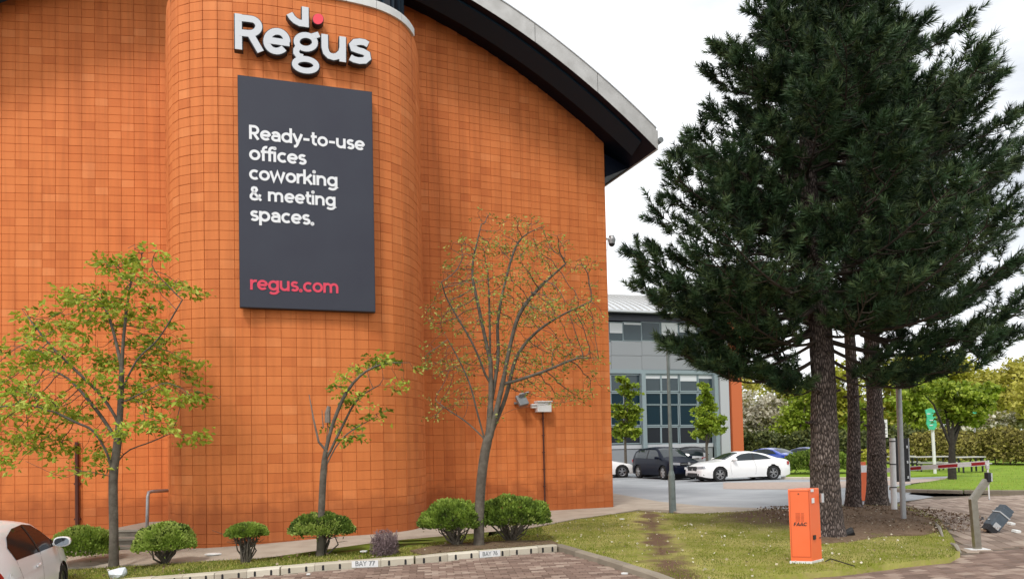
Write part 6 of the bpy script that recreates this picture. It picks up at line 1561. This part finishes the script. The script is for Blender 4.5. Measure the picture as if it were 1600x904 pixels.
# posts
def post(name, label, cat, base, top, Y, r_, m, bands=(), cap=True, dz=LAWN):
    z0 = gz(base.x, base.y) + dz - .05
    t = thing(name, label, cat, (base.x, base.y, z0)); tp = at(*top, base.y)
    mb = MB(); mb.tube([(base.x, base.y, z0), (tp.x, base.y, tp.z)], r_, 14); mb.build('pole', m, t, smooth=False)
    for f in bands:
        mb = MB(); c = Vector((base.x, base.y, z0)).lerp(Vector((tp.x, base.y, tp.z)), f); mb.tube([c - Vector((0, 0, .012)), c + Vector((0, 0, .012))], r_ * 1.08, 14); mb.build('band', 'black_plastic', t)
    return t, tp
b = G(1397.5, 804, LAWN)
t, tp = post('white_post', 'short thick white post with black straps, left of the tall grey pole', 'post', b, (1394, 684), b.y, .062, 'white_paint', (.38, .67, .96))
b = G(1412, 817, LAWN)
t, tp = post('grey_pole', 'tall slim grey pole standing at the edge of the mulch right of the pines', 'pole', b, (1403, 581), b.y, .052, 'galvanised', (.93,))
mb = MB(); q = Vector((b.x + .07, b.y + .12)); mb.tube([(q.x, q.y, LAWN), (q.x, q.y, tp.z - .05)], .018, 8); mb.build('conduit', 'galvanised', t)
b = G(1408, 800, LAWN); Yb = b.y + .3
t = thing('control_board', 'black upright board on a post behind the tall grey pole', 'board', (b.x, Yb, LAWN))
q0, q1 = at(1401, 752, Yb), at(1417, 684, Yb)
mb = MB(); mb.box(((q0.x + q1.x) / 2, Yb, (q0.z + q1.z) / 2), (q1.x - q0.x, .05, q1.z - q0.z)); pn = mb.build('board', 'black_plastic', t)
mb = MB()
for f in (.1, .45, .8): mb.box((q1.x - .03, Yb - .035, q0.z + (q1.z - q0.z) * f), (.035, .03, .06))
mb.build('clip', 'steel_light', pn)
mb = MB(); mb.box((q1.x + .02, Yb, (q0.z + q1.z) / 2), (.02, .07, q1.z - q0.z)); mb.build('edge_strip', 'galvanised', pn)
mb = MB(); mb.tube([((q0.x + q1.x) / 2, Yb + .06, LAWN - .05), ((q0.x + q1.x) / 2, Yb + .06, q1.z - .1)], .03, 8); mb.build('post', 'galvanised', t)
# stainless reader post
b = G(1527, 857.5, .01)
t = thing('reader_post', 'bent brown metal reader post with a small card reader, on a white base plate', 'post', (b.x, b.y, .0))
mb = MB(); mb.box((b.x, b.y, .012), (.31, .17, .016)); mb.build('base_plate', 'white_paint', t)
e1, e2 = at(1520, 779, b.y), at(1545, 750, b.y - .05)
def bar(mb, p, q, w_, d_):
    p, q = Vector(p), Vector(q); u_ = (q - p).normalized(); s1 = Vector((0, 1, 0)); s2 = u_.cross(s1).normalized(); P = []
    for c in (p, q):
        for x_, y_ in ((-1, -1), (1, -1), (1, 1), (-1, 1)): P.append(c + s2 * w_ / 2 * x_ + s1 * d_ / 2 * y_)
    mb.hexa(P)
mb = MB(); bar(mb, (b.x + .0, b.y, .02), (e1.x, b.y, e1.z), .10, .08); mb.build('post', 'stainless', t, bevel=.006)
mb = MB(); bar(mb, (e1.x - .02, b.y, e1.z - .035), (e2.x, b.y, e2.z), .095, .078); mb.build('arm', 'stainless', t, bevel=.006)
e3 = at(1546.5, 745, b.y - .05)
mb = MB(); mb.box((e3.x, b.y - .01, e3.z), (.065, .10, .145)); rd = mb.build('reader', 'black_plastic', t, bevel=.012)
mb = MB(); mb.box((e3.x + .022, b.y - .063, e3.z), (.02, .012, .125)); mb.build('trim', 'steel_light', rd, bevel=.003)
# the knocked-over unit
b = G(1556, 831, .01)
t = thing('fallen_unit', 'dark blue-grey metal entry unit lying tipped over on the paving at the right edge', 'entry unit', (b.x, b.y, 0))
k = b.y / FPX
def quadv(c, ax, ay, az, m, nm, bev=.01, par=None):
    mb = MB(); P = []
    for s3 in (-1, 1):
        for s1, s2 in ((-1, -1), (1, -1), (1, 1), (-1, 1)): P.append(Vector(c) + Vector(ax) * s1 + Vector(ay) * s2 + Vector(az) * s3)
    mb.hexa(P); return mb.build(nm, m, par or t, bevel=bev)
L1 = (at(1574, 793, b.y) - at(1548, 825, b.y)); U1 = L1.normalized(); S1 = U1.cross(Vector((0, 1, 0))).normalized(); Dn = Vector((0, 1, 0))
c0_ = at(1558, 812, b.y)
bd = quadv(c0_ + U1 * .02, U1 * .20, S1 * .105, Dn * .10, 'unit_grey', 'housing')
quadv(c0_ + U1 * .20, U1 * .09, S1 * .10, Dn * .085 , 'unit_grey', 'head')
quadv(c0_ + U1 * .115, U1 * .012, S1 * .118, Dn * .112, 'steel_light', 'rim', .003)
quadv(c0_ - U1 * .205 + Vector((-.03, -.04, .0)), U1 * .06, S1 * .10, Dn * .08, 'black_plastic', 'foot')
quadv(c0_ - U1 * .13 + Vector((0, -.115, 0)), U1 * .05, S1 * .06, Dn * .01, 'steel_light', 'plate', .004)
quadv(c0_ + U1 * .27 + Vector((0, -.06, 0)), U1 * .006, S1 * .05, Dn * .02, 'steel_light', 'lip', .002)
mb = MB(); q = c0_ - U1 * .12 + S1 * .1
mb.tube([q, q + Vector((.06, -.03, -.03)), q + Vector((.11, -.02, -.02)), q + Vector((.12, 0, -.09)), q + Vector((.06, 0, -.12))], .011, 6); mb.tube([q + Vector((0, .02, .04)), q + Vector((.1, .03, .05)), q + Vector((.13, .02, -.02))], .012, 6); mb.build('cable', 'steel_light', t)
for (u, v, w_, lab) in ((1580, 819, .11, 'white broken scrap nearer the fallen grey unit'), (1588, 831, .12, 'white broken scrap farther right, by the right edge')):
    g_ = G(u, v, .02); t2 = thing('debris_piece', lab, 'debris', (g_.x, g_.y, .01), .3, 'scraps beside the fallen unit'); mb = MB(); mb.box((0, 0, .03), (w_, .10, .05), rot=Matrix.Rotation(.15, 3, 'X') @ Matrix.Rotation(.1, 3, 'Y')); mb.box((w_ * .45, .02, .025), (.05, .05, .04)); mb.build('shell', 'debris_white', t2, world=False, bevel=.008)
g_ = G(1533, 811, .01); t2 = thing('metal_strip', 'short dark bent metal strip lying flat left of the fallen unit', 'debris', (g_.x, g_.y, .005)); mb = MB(); mb.box((-.1, 0, .01), (.24, .05, .014)); mb.box((.03, 0, .035), (.02, .05, .06)); mb.build('strip', 'unit_grey', t2, world=False)
for (u, v, du, dv_, lab) in ((1463, 826, 1474, 843, 'pale split stick at the edge of the mulch'), (1487, 859, 1501, 867, 'broken pale kerb edging piece where the bank meets the paving')):
    a, b2 = G(u, v, .03), G(du, dv_, .03); mb = MB(); mb.tube([(a.x, a.y, LAWN + .05), ((a.x + b2.x) / 2, (a.y + b2.y) / 2, LAWN + .06), (b2.x, b2.y, LAWN - .02)], [.02, .03, .015], 5); o = mb.build('stick', 'step_tread'); tag(o, lab, 'stick')
# cable stub and dark fitting at the foot of the big pine
b = G(1326, 838, LAWN)
t = thing('ground_spotlight', 'small black ground spotlight at the foot of the largest pine', 'light', (b.x, b.y, LAWN))
mb = MB(); zz = at(1326, 831, b.y).z
mb.tube([(b.x - .12, b.y - .02, zz - .05), (b.x + .05, b.y - .06, zz + .03)], [.06, .075], 12); hd = mb.build('head', 'black_plastic', t)
mb = MB(); mb.tube([(b.x + .05, b.y - .062, zz + .03), (b.x + .053, b.y - .064, zz + .031)], .06, 12); mb.build('lens', 'dark_glass', hd)
mb = MB(); mb.box((b.x - .02, b.y, zz - .08), (.03, .03, .18)); mb.build('stake', 'black_plastic', t)
a, b2 = G(1290, 880, LAWN), G(1335, 886, LAWN); mb = MB(); mb.tube([(a.x, a.y, LAWN + .03), ((a.x + b2.x) / 2, a.y + .1, LAWN + .05), (b2.x, b2.y, LAWN + .02)], .008, 5); tag(mb.build('loose_cable', 'black_plastic'), 'thin black cable lying on the grass beside the orange cabinet', 'cable')
# lamp column
b = G(1051, 795, LAWN)
t = thing('lamp_column', 'green-grey steel lamp column on the grass in front of the far offices', 'lamp post', (b.x, b.y, 0))
zc_ = at(1049, 738, b.y)
mb = MB(); mb.tube([(b.x, b.y, -.05), (zc_.x, b.y, zc_.z - .06), (zc_.x, b.y, zc_.z + .06)], [.092, .085, .052], 14); lo_ = mb.build('base_section', 'lamp_column', t)
mb = MB(); tp = at(1043, 541, b.y); mb.tube([(zc_.x, b.y, zc_.z + .05), (tp.x, b.y, tp.z)], [.05, .036], 12); mb.build('shaft', 'lamp_column', t)
mb = MB(); mb.tube([(tp.x, b.y, tp.z), (tp.x, b.y, tp.z + .05), (tp.x, b.y, tp.z + .22)], [.05, .08, .11], 12); mb.tube([(tp.x, b.y, tp.z + .22), (tp.x, b.y, tp.z + .28)], [.16, .05], 12); mb.build('lantern', 'grey_steel', t)
mb = MB(); mb.box((b.x, b.y - .09, .55), (.07, .02, .40)); mb.build('door', 'lamp_column', lo_, bevel=.004)
# picnic benches on the far lawn
def bench(label, u0, u1, vt, Y, hh=.74, ang=0.0):
    a, b2 = at(u0, vt, Y), at(u1, vt, Y); ln = (b2 - a).length; c = (a + b2) / 2; z = a.z * .5 + b2.z * .5; z = hh
    t = thing('picnic_table', label, 'picnic table', (c.x, c.y, .07), ang, 'picnic tables on the far lawn')
    for k in range(4): mb = MB(); mb.box((0, (k - 1.5) * .19, z), (ln, .17, .05)); mb.build('top_board', 'wood_grey', t, world=False)
    for s in (-1, 1):
        mb = MB(); mb.box((0, s * .68, .43), (ln, .26, .05)); mb.build('seat', 'wood_grey', t, world=False)
        for x in (-ln * .42, ln * .42):
            mb = MB(); bar(mb, (x, s * .62, -.05), (x, s * .22, z - .03), .06, .05) if False else mb.box((x, s * .62, .2), (.06, .06, .44)); mb.box((x, s * .25, z / 2), (.06, .06, z - .04)); mb.build('leg', 'leg_dark', t, world=False)
    for x in (-ln * .42, ln * .42): mb = MB(); mb.box((x, 0, .38), (.06, 1.5, .06)); mb.build('cross_bar', 'leg_dark', t, world=False)
bench('grey picnic table right of the trunk of the small lawn tree', 1489, 1533, 712, 36.5)
bench('long grey picnic table crossed by the white pole with the green sign', 1424, 1482, 711, 39.0)
bench('picnic table half hidden behind the tall grey pole and black board', 1384, 1426, 716, 41.5)
# sign posts
b = G(1461, 738, .07)
t = thing('green_sign', 'green sign on a slim white pole before the small lawn tree', 'sign', (b.x, b.y, .05)); tp = at(1456, 655, b.y)
mb = MB(); mb.tube([(b.x, b.y, 0), (tp.x, b.y, at(1457, 640, b.y).z)], .075, 10); mb.build('pole', 'white_paint', t)
mb = MB(); sc_ = b.y / FPX
pts = []
for u, v in ((1446, 640), (1455, 637), (1461, 641), (1462, 652), (1464, 664), (1460, 671), (1452, 670), (1448, 662), (1449, 652)): q = at(u, v, b.y - .15); pts.append((q.x, q.y, q.z))
mb.prism(pts, (0, .06, 0)); sb = mb.build('board', 'sign_green', t)
mb = MB()
for u, v, w_ in ((1451, 646, 5), (1456, 656, 7), (1455, 664, 5)): q = at(u, v, b.y - .165); mb.box(tuple(q), (w_ * sc_, .01, .8 * sc_ * 1.6))
mb.build('marking', 'white_paint', sb)
b = at(1379, 733, 30); t = thing('white_notice', 'white notice board with small dark lines on a pole behind the rear pine trunk', 'sign', (b.x, 30, 0))
q0, q1 = at(1375.5, 683, 30), at(1385, 655, 30); mb = MB(); mb.tube([(b.x, 30, 0), (b.x - .02, 30, q1.z)], .035, 8); mb.build('pole', 'galvanised', t)
mb = MB(); mb.box(((q0.x + q1.x) / 2, 29.95, (q0.z + q1.z) / 2), (q1.x - q0.x, .02, q1.z - q0.z)); nb_ = mb.build('board', 'white_paint', t)
mb = MB()
for f in (.2, .38, .56, .78): mb.box(((q0.x + q1.x) / 2, 29.935, q0.z + (q1.z - q0.z) * f), ((q1.x - q0.x) * .7, .01, .04))
mb.build('marking', 'grey_steel', nb_)
q = at(1522, 645, 48); t = thing('blue_green_sign', 'small blue-green round sign on a post high among the trees on the right', 'sign', (q.x, 48, 0))
mb = MB(); mb.tube([(q.x, 48, 0), (q.x, 48, q.z)], .05, 8); mb.build('pole', 'galvanised', t)
mb = MB(); mb.prism([(q.x + .3 * math.cos(R(a_)), 47.93, q.z + .3 * math.sin(R(a_))) for a_ in range(0, 360, 20)], (0, .03, 0)); mb.build('board', 'sign_green', t)
# low fence posts at the lawn's edge, white paper bag and litter by the kerb
b = G(186, 901, LAWN)
r = np.random.default_rng(3)
bm = bmesh.new(); bmesh.ops.create_icosphere(bm, subdivisions=2, radius=.12)
for v_ in bm.verts: v_.co = Vector((v_.co.x * 1.25, v_.co.y, v_.co.z * .75)) * (1 + .5 * noise.noise(v_.co * 14))
me = bpy.data.meshes.new('paper_bag'); bm.to_mesh(me); bm.free(); me.materials.append(M['bag_white']); o = link('paper_bag', me); o.location = (b.x, b.y, b.z + LAWN + .06); tag(o, 'crumpled white bag on the ground at the foot of the left tree', 'litter')
for (u, v, w_, lab) in ((569, 867, .13, 'flat white scrap on the grass left of the dead purple shrub'), (332, 865.5, .30, 'pale flat drain cover on the path left of the smallest bush'), (482, 893, .07, 'white pebble in front of the slotted kerb, left of the BAY 77 plate'), (972, 815, .10, 'white scrap on the grass bank near the wall corner'), (976, 891.5, .09, 'white stone by the brown kerb')):
    g_ = G(u, v, .05); mb = MB(); n_ = 7; P = [(g_.x + w_ / 2 * math.cos(2 * math.pi * k / n_) * r.uniform(.8, 1.2), g_.y + w_ / 3 * math.sin(2 * math.pi * k / n_) * r.uniform(.8, 1.2), g_.z + (LAWN + .03 if u in (569, 972) else (.05 if u == 332 else .012))) for k in range(n_)]
    mb.prism(P, (0, 0, .018)); o = mb.build('litter_piece' if u != 332 else 'drain_cover', 'debris_white'); tag(o, lab, 'litter' if u != 332 else 'cover')

# ================================================================ PAVING BRICKS
def inside(poly, x, y):
    c = False; j = len(poly) - 1
    for i in range(len(poly)):
        xi, yi = poly[i][0], poly[i][1]; xj, yj = poly[j][0], poly[j][1]
        if (yi > y) != (yj > y) and x < (xj - xi) * (y - yi) / (yj - yi) + xi: c = not c
        j = i
    return c
bays = [G(u, v)[:2] for u, v in ((60, 940), (200, 917), (330, 905), (441, 897.5), (542, 889), (660, 881), (760, 872), (862, 863), (880, 862.5), (940, 881), (1000, 898), (1070, 925), (900, 1010), (300, 1010))]
front = [G(u, v)[:2] for u, v in ((1040, 915), (1203, 901), (1330, 890), (1420, 879), (1503, 868), (1600, 856), (1680, 848), (1680, 905), (1600, 960), (1200, 960))]
pathp = [G(u, v)[:2] for u, v in ((1506, 866), (1492, 838), (1472, 813), (1432, 796), (1412, 787), (1440, 781), (1500, 777), (1600, 774), (1700, 771), (1700, 845), (1600, 855))]
PV = []
def lay(poly, ax, w_, l_, tone, bond=.5):
    ax = Vector(ax).normalized(); ay = Vector((-ax.y, ax.x)); A_ = [(Vector(p).dot(ax), Vector(p).dot(ay)) for p in poly]
    x0, x1 = min(a[0] for a in A_), max(a[0] for a in A_); y0, y1 = min(a[1] for a in A_), max(a[1] for a in A_)
    j = 0; y = y0
    while y < y1:
        x = x0 - (l_ * bond if j % 2 else 0)
        while x < x1:
            c = ax * (x + l_ / 2) + ay * (y + w_ / 2)
            if inside(poly, c.x, c.y): PV.append((c, math.atan2(ax.y, ax.x), l_, w_, tone))
            x += l_
        y += w_; j += 1
kd = Vector((KP[-1][0] - KP[0][0], KP[-1][1] - KP[0][1]))
lay(bays, kd, .105, .21, 0)
lay(front, (1, .28), .14, .21, 1)
lay(pathp, (.30, 1), .21, .42, 2, .5)
def psc(c):
    q = CAMINV @ Vector((c[0].x, c[0].y, gz(c[0].x, c[0].y))); u = PX0 + FPX * q.x / -q.z; v = PY0 - FPX * q.y / -q.z
    if not (0 < u < 1600 and v < 904): return 0
    return c[2] * c[3] * FPX * FPX / (q.z * q.z) * (1 / -q.z) * (.1 if u < 230 else 1)
PV.sort(key=psc, reverse=True)
def brickmesh(l_, w_):
    m_ = MB(); g = .004; e = .006; x, y = l_ / 2 - g, w_ / 2 - g
    T_ = [(-x + e, -y + e, .012), (x - e, -y + e, .012), (x - e, y - e, .012), (-x + e, y - e, .012)]; K_ = [(-x, -y, .006), (x, -y, .006), (x, y, .006), (-x, y, .006)]; D0 = [(a, b_, -.03) for a, b_, _ in K_]
    m_.quad(*T_)
    for i in range(4): j = (i + 1) % 4; m_.quad(K_[i], K_[j], T_[j], T_[i]); m_.quad(D0[i], D0[j], K_[j], K_[i])
    return m_
BM_ = {}
for c in PV[:300]:
    key = (c[2], c[3])
    if key not in BM_: me = bpy.data.meshes.new('paving_brick'); q = brickmesh(*key); me.from_pydata(q.v, [], q.f); me.materials.append(M['slab' if c[4] == 2 else 'paver']); BM_[key] = me
    o = link('paving_brick', BM_[key], joints); z = gz(c[0].x, c[0].y); o.location = (c[0].x, c[0].y, z + random.uniform(-.0015, .0025)); o.rotation_euler = (random.uniform(-.01, .01), random.uniform(-.01, .01), c[1] + random.uniform(-.012, .012))
for tone, mm in ((0, 'paver'), (1, 'paver'), (2, 'slab')):
    big = MB()
    for c in PV[300:]:
        if c[4] != tone: continue
        q = brickmesh(c[2], c[3]); mt = Matrix.Rotation(c[1] + random.uniform(-.012, .012), 3, 'Z'); b = len(big.v); z = gz(c[0].x, c[0].y) + random.uniform(-.0015, .0025)
        o3 = Vector((c[0].x, c[0].y, z)); tt_ = random.random()
        for p in q.v: big.v.append(tuple(mt @ Vector(p) + o3))
        for f in q.f: big.f.append(tuple(b + i for i in f)); big.tint.append(tt_); big.mi.append(0)
    if big.f: tag(big.build('paving_brick', mm, joints, tint=True, recalc=False), kind='stuff')
print('pavers', len(PV), 'tiles', len(cands))
